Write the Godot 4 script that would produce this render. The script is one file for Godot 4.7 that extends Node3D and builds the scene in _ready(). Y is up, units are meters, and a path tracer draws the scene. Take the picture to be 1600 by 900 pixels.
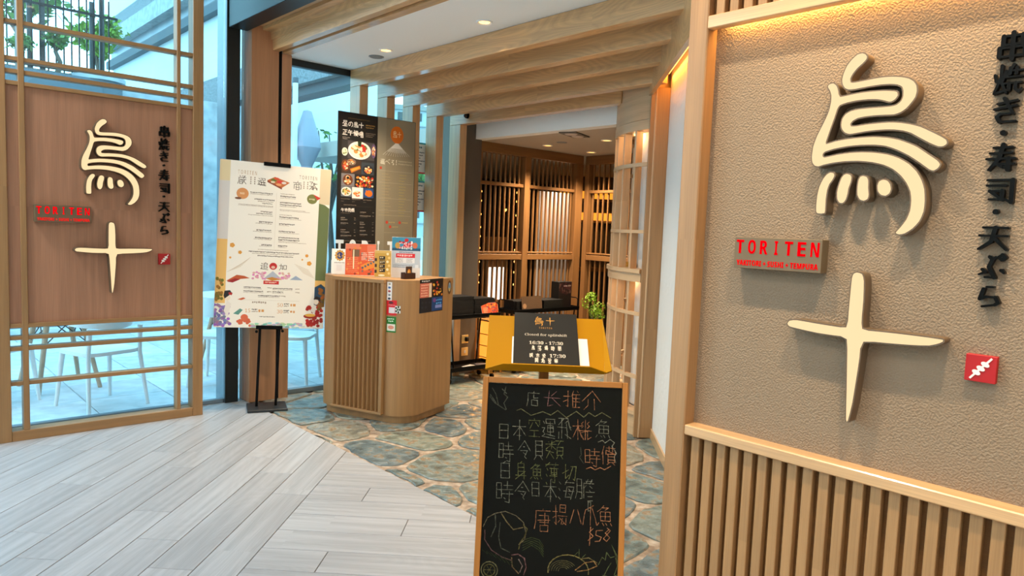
extends Node3D
# A restaurant entrance: x runs to the right along the glass front, -z runs along the shop wall, y is up, metres.

var names := {}
var M := {}
var meshes := {}
var rng := RandomNumberGenerator.new()


func _ready() -> void:
	rng.seed = 20240611
	camera_and_light()
	make_materials()
	mall_shell()
	mall_floor()
	stone_floor()
	shop_wall()
	entrance_shell()
	glass_front()
	dining_room()
	terrace()
	sign_screen()
	signs()
	menu_stand()
	banner()
	counter()
	counter_items()
	display_cabinet()
	trolleys()
	chalkboard()
	lectern()
	small_fittings()
	outdoor_things()


func camera_and_light() -> void:
	var cam := Camera3D.new()
	cam.name = "camera"
	cam.fov = rad_to_deg(2.0 * atan(450.0 / 1102.76))
	cam.position = Vector3(0, 1.5, 0)
	cam.basis = Basis(Vector3.UP, -0.74825) * Basis(Vector3.RIGHT, -0.08229) * Basis(Vector3.BACK, 0.03882)
	cam.near = 0.05
	cam.far = 400.0
	add_child(cam)
	var sky_mat := ProceduralSkyMaterial.new()
	sky_mat.sky_top_color = Color(0.54, 0.82, 0.95)
	sky_mat.sky_horizon_color = Color(0.62, 0.88, 0.97)
	sky_mat.sky_curve = 0.25
	sky_mat.ground_bottom_color = Color(0.45, 0.55, 0.6)
	sky_mat.ground_horizon_color = Color(0.78, 0.92, 0.98)
	sky_mat.sky_energy_multiplier = 2.05
	var sky := Sky.new()
	sky.sky_material = sky_mat
	var env := Environment.new()
	env.background_mode = Environment.BG_SKY
	env.sky = sky
	env.tonemap_mode = Environment.TONE_MAPPER_LINEAR
	env.tonemap_exposure = 1.12
	env.sdfgi_enabled = true
	env.ssao_enabled = true
	env.ssil_enabled = true
	var we := WorldEnvironment.new()
	we.name = "world"
	we.environment = env
	add_child(we)


# ---------------------------------------------------------------- naming

func numbered(called: String) -> String:
	names[called] = names.get(called, -1) + 1
	return called if names[called] == 0 else "%s_%03d" % [called, names[called]]


func tag(o: Node3D, label: String, category: String, group := "") -> Node3D:
	o.set_meta("label", label)
	o.set_meta("category", category)
	if group:
		o.set_meta("group", group)
	return o


func thing(called: String, label: String, category: String, at := Vector3.ZERO, turn := 0.0, group := "") -> Node3D:
	var o := Node3D.new()
	o.name = numbered(called)
	add_child(o)
	o.position = at
	o.rotation.y = turn
	return tag(o, label, category, group)


func part(called: String, mesh: Mesh, m: Material, parent: Node3D, at := Vector3.ZERO, turn := Vector3.ZERO) -> MeshInstance3D:
	var o := MeshInstance3D.new()
	o.name = called
	o.mesh = mesh
	o.material_override = m
	o.position = at
	o.rotation = turn
	parent.add_child(o, true)
	return o


func single(called: String, label: String, category: String, mesh: Mesh, m: Material, at := Vector3.ZERO, turn := Vector3.ZERO, group := "") -> MeshInstance3D:
	var o := part(numbered(called), mesh, m, self, at, turn)
	tag(o, label, category, group)
	return o


func struct(called: String, label: String, mesh: Mesh, m: Material, at := Vector3.ZERO, turn := Vector3.ZERO) -> MeshInstance3D:
	var o := part(numbered(called), mesh, m, self, at, turn)
	o.set_meta("kind", "structure")
	o.set_meta("label", label)
	return o


func frame_node(called: String, label: String, at := Vector3.ZERO, turn := 0.0) -> Node3D:
	var o := Node3D.new()
	o.name = numbered(called)
	add_child(o)
	o.position = at
	o.rotation.y = turn
	o.set_meta("kind", "structure")
	o.set_meta("label", label)
	return o


# ---------------------------------------------------------------- shapes

class Shape:
	var v := PackedVector3Array()
	var n := PackedVector3Array()
	var t := PackedVector2Array()

	func tri(a: Vector3, b: Vector3, c: Vector3, na: Vector3, nb: Vector3, nc: Vector3, ua := Vector2.ZERO, ub := Vector2.ZERO, uc := Vector2.ZERO) -> void:
		if (b - a).cross(c - a).dot(na + nb + nc) > 0.0:
			v.append_array([a, c, b])
			n.append_array([na, nc, nb])
			t.append_array([ua, uc, ub])
		else:
			v.append_array([a, b, c])
			n.append_array([na, nb, nc])
			t.append_array([ua, ub, uc])

	func quad(a: Vector3, b: Vector3, c: Vector3, d: Vector3, o: Vector3, ua := Vector2.ZERO, ub := Vector2(1, 0), uc := Vector2(1, 1), ud := Vector2(0, 1)) -> void:
		tri(a, b, c, o, o, o, ua, ub, uc)
		tri(a, c, d, o, o, o, ua, uc, ud)

	func quad_s(p: Array, ns: Array, us: Array) -> void:
		tri(p[0], p[1], p[2], ns[0], ns[1], ns[2], us[0], us[1], us[2])
		tri(p[0], p[2], p[3], ns[0], ns[2], ns[3], us[0], us[2], us[3])

	func add_box(c: Vector3, s: Vector3, grain := -1, off := Vector2.ZERO, bev := 0.0, basis := Basis.IDENTITY) -> void:
		var h := s * 0.5
		if grain < 0:
			grain = 0 if s.x >= s.y and s.x >= s.z else (1 if s.y >= s.z else 2)
		bev = minf(bev, minf(h.x, minf(h.y, h.z)) * 0.45)
		for a in 3:
			var b := (a + 1) % 3
			var d := (a + 2) % 3
			for sg in [-1.0, 1.0]:
				var o := Vector3.ZERO
				o[a] = sg
				var ps := []
				for q in [Vector2(-1, -1), Vector2(1, -1), Vector2(1, 1), Vector2(-1, 1)]:
					var p := Vector3.ZERO
					p[a] = sg * h[a]
					p[b] = q.x * (h[b] - bev)
					p[d] = q.y * (h[d] - bev)
					ps.append(p)
				quad(c + basis * ps[0], c + basis * ps[1], c + basis * ps[2], c + basis * ps[3], basis * o, _uv(ps[0], a, grain, off), _uv(ps[1], a, grain, off), _uv(ps[2], a, grain, off), _uv(ps[3], a, grain, off))
			if bev > 0.0:
				# the edges that run along axis a
				for sb in [-1.0, 1.0]:
					for sd in [-1.0, 1.0]:
						var e := []
						for q in [Vector2(-1, 0), Vector2(1, 0), Vector2(1, 1), Vector2(-1, 1)]:
							var p := Vector3.ZERO
							p[a] = q.x * (h[a] - bev)
							p[b] = sb * (h[b] - (bev if q.y > 0.5 else 0.0))
							p[d] = sd * (h[d] - (0.0 if q.y > 0.5 else bev))
							e.append(p)
						var o := Vector3.ZERO
						o[b] = sb
						o[d] = sd
						o = o.normalized()
						quad(c + basis * e[0], c + basis * e[1], c + basis * e[2], c + basis * e[3], basis * o, _uv(e[0], b, grain, off), _uv(e[1], b, grain, off), _uv(e[2], b, grain, off), _uv(e[3], b, grain, off))
		if bev > 0.0:
			for sx in [-1.0, 1.0]:
				for sy in [-1.0, 1.0]:
					for sz in [-1.0, 1.0]:
						var k := Vector3(sx, sy, sz)
						var p := k * h
						var o := basis * k.normalized()
						tri(c + basis * (p - Vector3(0, sy, sz) * bev), c + basis * (p - Vector3(sx, 0, sz) * bev), c + basis * (p - Vector3(sx, sy, 0) * bev), o, o, o)

	func _uv(p: Vector3, face: int, grain: int, off: Vector2) -> Vector2:
		if face == grain:
			return Vector2(p[(face + 1) % 3], p[(face + 2) % 3]) * 2.0 + off
		var across := 3 - face - grain
		return Vector2(p[across] * 2.0, p[grain] * 0.5) + off

	# a flat outline in x and y, given depth along z; both caps, flat or smooth sides
	func add_extrusion(poly: PackedVector2Array, z0: float, z1: float, uv_scale := Vector2.ONE, uv_off := Vector2.ZERO, back := true, smooth := false, xf := Transform3D.IDENTITY) -> void:
		var idx := Geometry2D.triangulate_polygon(poly)
		var up := xf.basis.z.normalized()
		for i in range(0, idx.size(), 3):
			var a := poly[idx[i]]
			var b := poly[idx[i + 1]]
			var c := poly[idx[i + 2]]
			tri(xf * Vector3(a.x, a.y, z1), xf * Vector3(b.x, b.y, z1), xf * Vector3(c.x, c.y, z1), up, up, up, a * uv_scale + uv_off, b * uv_scale + uv_off, c * uv_scale + uv_off)
			if back:
				tri(xf * Vector3(a.x, a.y, z0), xf * Vector3(b.x, b.y, z0), xf * Vector3(c.x, c.y, z0), -up, -up, -up, a * uv_scale + uv_off, b * uv_scale + uv_off, c * uv_scale + uv_off)
		var m := poly.size()
		var sgn := 0.0
		for i in m:
			var a := poly[i]
			var b := poly[(i + 1) % m]
			sgn += a.x * b.y - b.x * a.y
		var out := 1.0 if sgn > 0.0 else -1.0
		for i in m:
			var p := poly[(i + m - 1) % m]
			var a := poly[i]
			var b := poly[(i + 1) % m]
			var q := poly[(i + 2) % m]
			var e := (b - a).normalized()
			var o2 := Vector2(e.y, -e.x) * out
			var na2 := o2
			var nb2 := o2
			if smooth:
				var e0 := (a - p).normalized()
				var e1 := (q - b).normalized()
				if e0.dot(e) > 0.6:
					na2 = (o2 + Vector2(e0.y, -e0.x) * out).normalized()
				if e1.dot(e) > 0.6:
					nb2 = (o2 + Vector2(e1.y, -e1.x) * out).normalized()
			var na := (xf.basis * Vector3(na2.x, na2.y, 0)).normalized()
			var nb := (xf.basis * Vector3(nb2.x, nb2.y, 0)).normalized()
			quad_s([xf * Vector3(a.x, a.y, z0), xf * Vector3(b.x, b.y, z0), xf * Vector3(b.x, b.y, z1), xf * Vector3(a.x, a.y, z1)], [na, nb, nb, na], [Vector2(0, a.y) * uv_scale, Vector2(0, b.y) * uv_scale, Vector2(z1 - z0, b.y) * uv_scale, Vector2(z1 - z0, a.y) * uv_scale])

	# profile: (radius, height) from bottom to top, turned round y
	func add_lathe(profile: PackedVector2Array, seg := 20, c := Vector3.ZERO, squash := Vector3.ONE) -> void:
		var m := profile.size()
		for i in m - 1:
			var a := profile[i]
			var b := profile[i + 1]
			var e := (b - a).normalized()
			var o := Vector2(e.y, -e.x)
			for k in seg:
				var t0 := TAU * k / seg
				var t1 := TAU * (k + 1) / seg
				var d0 := Vector3(cos(t0), 0, sin(t0))
				var d1 := Vector3(cos(t1), 0, sin(t1))
				var n0 := ((d0 * o.x + Vector3.UP * o.y) / squash).normalized()
				var n1 := ((d1 * o.x + Vector3.UP * o.y) / squash).normalized()
				quad_s([c + (d0 * a.x + Vector3.UP * a.y) * squash, c + (d1 * a.x + Vector3.UP * a.y) * squash, c + (d1 * b.x + Vector3.UP * b.y) * squash, c + (d0 * b.x + Vector3.UP * b.y) * squash], [n0, n1, n1, n0], [Vector2(t0, a.y), Vector2(t1, a.y), Vector2(t1, b.y), Vector2(t0, b.y)])

	func add_blob(c: Vector3, r: Vector3, seg := 12, rings := 8) -> void:
		for i in rings:
			var a0 := PI * i / rings - PI / 2
			var a1 := PI * (i + 1) / rings - PI / 2
			for k in seg:
				var q := []
				for w in [[a0, k], [a0, k + 1], [a1, k + 1], [a1, k]]:
					var th: float = TAU * w[1] / seg
					q.append(Vector3(cos(w[0]) * cos(th), sin(w[0]), cos(w[0]) * sin(th)))
				quad_s([c + q[0] * r, c + q[1] * r, c + q[2] * r, c + q[3] * r], [(q[0] / r).normalized(), (q[1] / r).normalized(), (q[2] / r).normalized(), (q[3] / r).normalized()], [Vector2.ZERO, Vector2.ZERO, Vector2.ZERO, Vector2.ZERO])

	# a round bar along a path; radii may taper
	func add_tube(path: Array, r0: float, r1 := -1.0, sides := 10) -> void:
		if r1 < 0.0:
			r1 = r0
		var rings := []
		var m := path.size()
		for i in m:
			var d: Vector3 = (path[mini(i + 1, m - 1)] - path[maxi(i - 1, 0)]).normalized()
			var u := d.cross(Vector3.UP if absf(d.y) < 0.95 else Vector3.RIGHT).normalized()
			var w := d.cross(u)
			var r := lerpf(r0, r1, float(i) / (m - 1))
			var ring := []
			for k in sides:
				var th := TAU * k / sides
				ring.append([path[i] + (u * cos(th) + w * sin(th)) * r, u * cos(th) + w * sin(th)])
			rings.append(ring)
			if i == 0 or i == m - 1:
				var o := -d if i == 0 else d
				for k in sides:
					tri(path[i], ring[k][0], path[i] + (u * cos(TAU * (k + 1) / sides) + w * sin(TAU * (k + 1) / sides)) * r, o, o, o)
		for i in m - 1:
			for k in sides:
				var k2 := (k + 1) % sides
				var a: Array = rings[i][k]
				var b: Array = rings[i][k2]
				var c: Array = rings[i + 1][k2]
				var e: Array = rings[i + 1][k]
				quad_s([a[0], b[0], c[0], e[0]], [a[1], b[1], c[1], e[1]], [Vector2.ZERO, Vector2.ZERO, Vector2.ZERO, Vector2.ZERO])

	func mesh() -> ArrayMesh:
		var arr := []
		arr.resize(Mesh.ARRAY_MAX)
		arr[Mesh.ARRAY_VERTEX] = v
		arr[Mesh.ARRAY_NORMAL] = n
		arr[Mesh.ARRAY_TEX_UV] = t
		var am := ArrayMesh.new()
		am.add_surface_from_arrays(Mesh.PRIMITIVE_TRIANGLES, arr)
		return am


# a chamfered board; the grain runs along its longest side; a few variants of where the grain lies
func board(x: float, y: float, z: float, bev := 0.003, vary := true, grain := -1) -> ArrayMesh:
	var k := rng.randi() % 5 if vary else 0
	var key := "%.4f %.4f %.4f %.4f %d %d" % [x, y, z, bev, k, grain]
	if not meshes.has(key):
		var s := Shape.new()
		s.add_box(Vector3.ZERO, Vector3(x, y, z), grain, Vector2(k * 0.37 + 0.11, k * 0.23), bev)
		meshes[key] = s.mesh()
	return meshes[key]


# the same, named by its two opposite corners
func slab(called: String, a: Vector3, b: Vector3, m: Material, parent: Node3D, bev := 0.003, grain := -1) -> MeshInstance3D:
	var s := (b - a).abs()
	return part(called, board(s.x, s.y, s.z, bev, true, grain), m, parent, (a + b) * 0.5)


func slab_struct(called: String, label: String, a: Vector3, b: Vector3, m: Material, bev := 0.0) -> MeshInstance3D:
	var s := (b - a).abs()
	return struct(called, label, board(s.x, s.y, s.z, bev), m, (a + b) * 0.5)


func tube(path: Array, r0: float, r1 := -1.0, sides := 10) -> ArrayMesh:
	var s := Shape.new()
	s.add_tube(path, r0, r1, sides)
	return s.mesh()


func lathe(profile: Array, seg := 20) -> ArrayMesh:
	var s := Shape.new()
	s.add_lathe(PackedVector2Array(profile), seg)
	return s.mesh()


func extrusion(poly: PackedVector2Array, z0: float, z1: float, smooth := false) -> ArrayMesh:
	var s := Shape.new()
	s.add_extrusion(poly, z0, z1, Vector2(2, 0.5), Vector2.ZERO, true, smooth)
	return s.mesh()


# a sheet of paper or board that carries a print on its front (+z) side; the print fills the front once
func printed(w: float, h: float, d := 0.002) -> ArrayMesh:
	var s := Shape.new()
	var x := w * 0.5
	var y := h * 0.5
	s.quad(Vector3(-x, -y, d), Vector3(x, -y, d), Vector3(x, y, d), Vector3(-x, y, d), Vector3.BACK, Vector2(0, 1), Vector2(1, 1), Vector2(1, 0), Vector2(0, 0))
	return s.mesh()


# "x,y x,y ..." in thousandths
func outline(text: String, k := 0.001) -> PackedVector2Array:
	var out := PackedVector2Array()
	for pair in text.split(" ", false):
		var xy := pair.split(",")
		out.append(Vector2(xy[0].to_float(), xy[1].to_float()) * k)
	return out


func circle(c: Vector2, rx: float, ry := -1.0, seg := 24) -> PackedVector2Array:
	var out := PackedVector2Array()
	for i in seg:
		out.append(c + Vector2(cos(TAU * i / seg) * rx, sin(TAU * i / seg) * (rx if ry < 0.0 else ry)))
	return out


func round_rect(w: float, h: float, r: float, seg := 5) -> PackedVector2Array:
	var out := PackedVector2Array()
	for k in 4:
		var c := Vector2((w / 2 - r) * (1 if k == 0 or k == 3 else -1), (h / 2 - r) * (1 if k < 2 else -1))
		for i in seg + 1:
			var th := PI / 2 * (k + float(i) / seg)
			out.append(c + Vector2(cos(th), sin(th)) * r)
	return out


# ---------------------------------------------------------------- materials

func grain_texture(cathedral: float, fine: float, wide: float, sd: int) -> ImageTexture:
	var size := 512
	var f := FastNoiseLite.new()
	f.seed = sd
	f.noise_type = FastNoiseLite.TYPE_SIMPLEX
	f.frequency = 1.0
	f.fractal_type = FastNoiseLite.FRACTAL_NONE
	var bytes := PackedByteArray()
	bytes.resize(size * size)
	for y in size:
		var vv := float(y) / size
		for x in size:
			var u := float(x) / size
			var streak := f.get_noise_2d(u * 90.0, vv * 5.0)
			var band := f.get_noise_2d(u * 9.0 + 31.0, vv * 1.6)
			var w := f.get_noise_2d(u * 2.3 + 77.0, vv * 1.7 + 5.0)
			var ring := sin((u * 3.0 + w * 3.4) * TAU)
			ring = ring * ring * ring
			bytes[y * size + x] = int(clampf(0.87 + streak * fine + band * wide + ring * cathedral, 0.0, 1.0) * 255.0)
	return ImageTexture.create_from_image(Image.create_from_data(size, size, false, Image.FORMAT_L8, bytes))


func noise_tex(freq: float, oct: int, sd: int, ramp: Gradient = null, size := 512, kind := FastNoiseLite.TYPE_SIMPLEX_SMOOTH) -> NoiseTexture2D:
	var f := FastNoiseLite.new()
	f.seed = sd
	f.noise_type = kind
	f.frequency = freq
	f.fractal_octaves = oct
	var t := NoiseTexture2D.new()
	t.width = size
	t.height = size
	t.seamless = true
	t.noise = f
	if ramp:
		t.color_ramp = ramp
	return t


func ramp(stops: Array) -> Gradient:
	var g := Gradient.new()
	var off := PackedFloat32Array()
	var col := PackedColorArray()
	for s in stops:
		off.append(s[0])
		col.append(s[1])
	g.offsets = off
	g.colors = col
	return g


func plain(key: String, c: Color, rough := 0.6, metal := 0.0) -> StandardMaterial3D:
	if not M.has(key):
		var m := StandardMaterial3D.new()
		m.resource_name = key
		m.albedo_color = c
		m.roughness = rough
		m.metallic = metal
		M[key] = m
	return M[key]


func wood(key: String, c: Color, tex: Texture2D, rough := 0.5) -> StandardMaterial3D:
	var m := plain(key, c, rough)
	m.albedo_texture = tex
	return m


func glow(key: String, c: Color, energy: float, base := Color(0.9, 0.9, 0.9)) -> StandardMaterial3D:
	var m := plain(key, base, 0.5)
	m.emission_enabled = true
	m.emission = c
	m.emission_energy_multiplier = energy
	return m


func pane(key: String, c: Color, alpha: float) -> StandardMaterial3D:
	var m := plain(key, Color(c, alpha), 0.02)
	m.transparency = BaseMaterial3D.TRANSPARENCY_ALPHA
	m.metallic_specular = 0.5
	return m


func tri_map(m: StandardMaterial3D, per_metre: float) -> void:
	m.uv1_triplanar = true
	m.uv1_world_triplanar = true
	m.uv1_scale = Vector3.ONE * per_metre


func make_materials() -> void:
	var ga := grain_texture(0.035, 0.03, 0.04, 3)
	var gb := grain_texture(0.0, 0.03, 0.035, 9)
	var gt := grain_texture(0.012, 0.025, 0.045, 21)
	wood("oak", Color(0.93, 0.73, 0.50), ga, 0.42)
	wood("oak_straight", Color(0.90, 0.72, 0.51), gb, 0.45)
	for k in ["oak", "oak_straight"]:
		M[k].clearcoat_enabled = true
		M[k].clearcoat = 0.8
		M[k].clearcoat_roughness = 0.18
	wood("cabinet_oak", Color(0.90, 0.75, 0.58), gb, 0.4)
	wood("oak_post", Color(0.72, 0.55, 0.37), gb, 0.45)
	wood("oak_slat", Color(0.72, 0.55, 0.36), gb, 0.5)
	wood("oak_gap_shade", Color(0.50, 0.33, 0.12), gb, 0.6)  # darker copy of the slat oak, with the shade between slats in its colour
	wood("screen_oak", Color(0.70, 0.53, 0.34), gb, 0.45)
	wood("screen_panel", Color(0.75, 0.54, 0.41), gb, 0.5)
	wood("column_wood", Color(0.82, 0.59, 0.42), gb, 0.45)
	wood("counter_wood", Color(0.73, 0.55, 0.35), gb, 0.45)
	wood("dark_slat", Color(0.62, 0.43, 0.24), gb, 0.5)
	wood("board_frame", Color(0.72, 0.47, 0.17), gb, 0.5)
	wood("lamp_wood", Color(0.75, 0.55, 0.3), gb, 0.5)
	for i in 5:
		var k := 0.965 + 0.015 * i
		var tm := wood("plank_%d" % i, Color(0.765 * k, 0.765 * k, 0.772 * k), gt, 0.38)
		tm.metallic_specular = 0.5
	plain("plank_grout", Color(0.42, 0.40, 0.38), 0.9)
	plain("mall_floor", Color(0.80, 0.77, 0.73), 0.5)
	plain("white_paint", Color(0.95, 0.95, 0.94), 0.85)
	plain("ceiling_white", Color(0.95, 0.95, 0.94), 0.85)
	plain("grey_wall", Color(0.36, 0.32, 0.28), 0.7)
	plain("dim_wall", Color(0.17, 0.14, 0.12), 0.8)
	plain("inner_ceiling", Color(0.72, 0.68, 0.63), 0.85)
	var st := plain("stucco", Color(0.55, 0.47, 0.38), 0.92)
	st.heightmap_enabled = true
	st.heightmap_texture = noise_tex(0.05, 3, 5, null, 512)
	st.heightmap_scale = 0.3
	tri_map(st, 4.0)
	var dw := plain("white_stucco", Color(0.86, 0.85, 0.83), 0.9)
	dw.heightmap_enabled = true
	dw.heightmap_texture = noise_tex(0.03, 3, 6, null, 256)
	dw.heightmap_scale = 0.3
	tri_map(dw, 1.5)
	var slate := [Color(0.47, 0.51, 0.48), Color(0.43, 0.49, 0.48), Color(0.51, 0.54, 0.49), Color(0.54, 0.54, 0.49), Color(0.40, 0.46, 0.47)]
	var sh := noise_tex(0.012, 5, 31, null, 512)
	for i in slate.size():
		var c: Color = slate[i]
		var m := plain("slate_%d" % i, Color.WHITE, 0.3)
		m.albedo_texture = noise_tex(0.02, 5, 40 + i, ramp([[0.0, c.darkened(0.32)], [0.42, c], [0.62, c.lightened(0.14)], [0.78, Color(0.56, 0.47, 0.36)], [1.0, c.lightened(0.35)]]), 256)
		m.heightmap_enabled = true
		m.heightmap_texture = sh
		m.heightmap_scale = 1.6
		tri_map(m, 1.4)
	var mo := plain("mortar", Color.WHITE, 0.8)
	mo.albedo_texture = noise_tex(0.03, 4, 55, ramp([[0.0, Color(0.46, 0.39, 0.33)], [0.5, Color(0.66, 0.58, 0.50)], [1.0, Color(0.80, 0.75, 0.69)]]), 256)
	mo.heightmap_enabled = true
	mo.heightmap_texture = sh
	mo.heightmap_scale = 1.0
	tri_map(mo, 1.5)
	for i in 3:
		var m := plain("paver_%d" % i, Color(0.80 + 0.03 * i, 0.82 + 0.03 * i, 0.83 + 0.03 * i), 0.6)
		m.albedo_texture = noise_tex(0.02, 4, 60 + i, ramp([[0.0, Color(0.86, 0.86, 0.86)], [1.0, Color.WHITE]]), 256)
		tri_map(m, 1.0)
	plain("paver_joint", Color(0.28, 0.30, 0.32), 0.9)
	var con := plain("concrete", Color(0.72, 0.75, 0.76), 0.85)
	con.albedo_texture = noise_tex(0.05, 4, 71, ramp([[0.0, Color(0.78, 0.78, 0.78)], [1.0, Color.WHITE]]), 256)
	tri_map(con, 0.35)
	var pc := plain("pebble_concrete", Color(0.60, 0.63, 0.64), 0.9)
	pc.albedo_texture = noise_tex(0.25, 2, 72, ramp([[0.0, Color(0.6, 0.6, 0.6)], [1.0, Color.WHITE]]), 256)
	tri_map(pc, 0.3)
	plain("facade_white", Color(0.86, 0.87, 0.87), 0.8)
	plain("facade_dark", Color(0.30, 0.33, 0.35), 0.7)
	plain("tile_dark", Color(0.33, 0.38, 0.41), 0.5)
	plain("steel_dark", Color(0.07, 0.085, 0.085), 0.45)
	plain("steel_grey", Color(0.50, 0.55, 0.58), 0.35, 0.4)
	plain("black_metal", Color(0.03, 0.03, 0.032), 0.45)
	plain("black_paint", Color(0.022, 0.025, 0.022), 0.4)
	plain("black_board", Color(0.05, 0.05, 0.05), 0.7)
	for k in ["black_metal", "black_paint", "menu_cover", "black_board"]:
		if M.has(k):
			M[k].metallic_specular = 0.25
	plain("rim_brown", Color(0.40, 0.33, 0.25), 0.45)
	plain("sign_brown", Color(0.42, 0.35, 0.25), 0.6)
	plain("sign_red", Color(0.66, 0.03, 0.05), 0.5)
	plain("white_plastic", Color(0.88, 0.89, 0.88), 0.4)
	plain("white_card", Color(0.90, 0.88, 0.85), 0.5)
	plain("yellow_board", Color(0.68, 0.47, 0.0), 0.6).metallic_specular = 0.25
	plain("dark_brown", Color(0.20, 0.09, 0.045), 0.4)
	plain("chrome", Color(0.8, 0.8, 0.8), 0.2, 0.9)
	plain("leaf", Color(0.30, 0.46, 0.14), 0.6)
	plain("leaf_bright", Color(0.44, 0.58, 0.06), 0.6)
	plain("bark", Color(0.36, 0.31, 0.26), 0.85)
	plain("clay", Color(0.30, 0.26, 0.22), 0.7)
	plain("menu_cover", Color(0.02, 0.02, 0.021), 0.5)
	plain("menu_pages", Color(0.12, 0.12, 0.12), 0.6)
	plain("canvas", Color(0.62, 0.62, 0.66), 0.8)
	plain("pale_wood", Color(0.66, 0.54, 0.42), 0.5)
	plain("dark_glass", Color(0.12, 0.18, 0.2), 0.1)
	plain("blue_panel", Color(0.30, 0.46, 0.54), 0.5)
	glow("lit_face", Color(1.0, 0.86, 0.66), 1.0, Color(0.12, 0.1, 0.07)).metallic_specular = 0.1
	glow("red_letter", Color(1.0, 0.0, 0.05), 1.0, Color(0.05, 0.0, 0.0)).metallic_specular = 0.0
	glow("lamp_glow", Color(1.0, 0.86, 0.66), 3.0)
	glow("led_strip", Color(1.0, 0.70, 0.30), 3.0)
	glow("shoji_glow", Color(1.0, 0.62, 0.18), 1.1, Color(0.95, 0.85, 0.6))
	glow("candle_glow", Color(1.0, 0.70, 0.32), 4.0)
	pane("clear_glass", Color(0.75, 0.92, 1.0), 0.05)
	pane("acrylic", Color(0.95, 0.97, 1.0), 0.10)


# ---------------------------------------------------------------- brush strokes for characters, on a grid of ten by ten
# Each stroke is a run of points, two digits each (across, down); "name@xywh" sets another character into a box.

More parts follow.
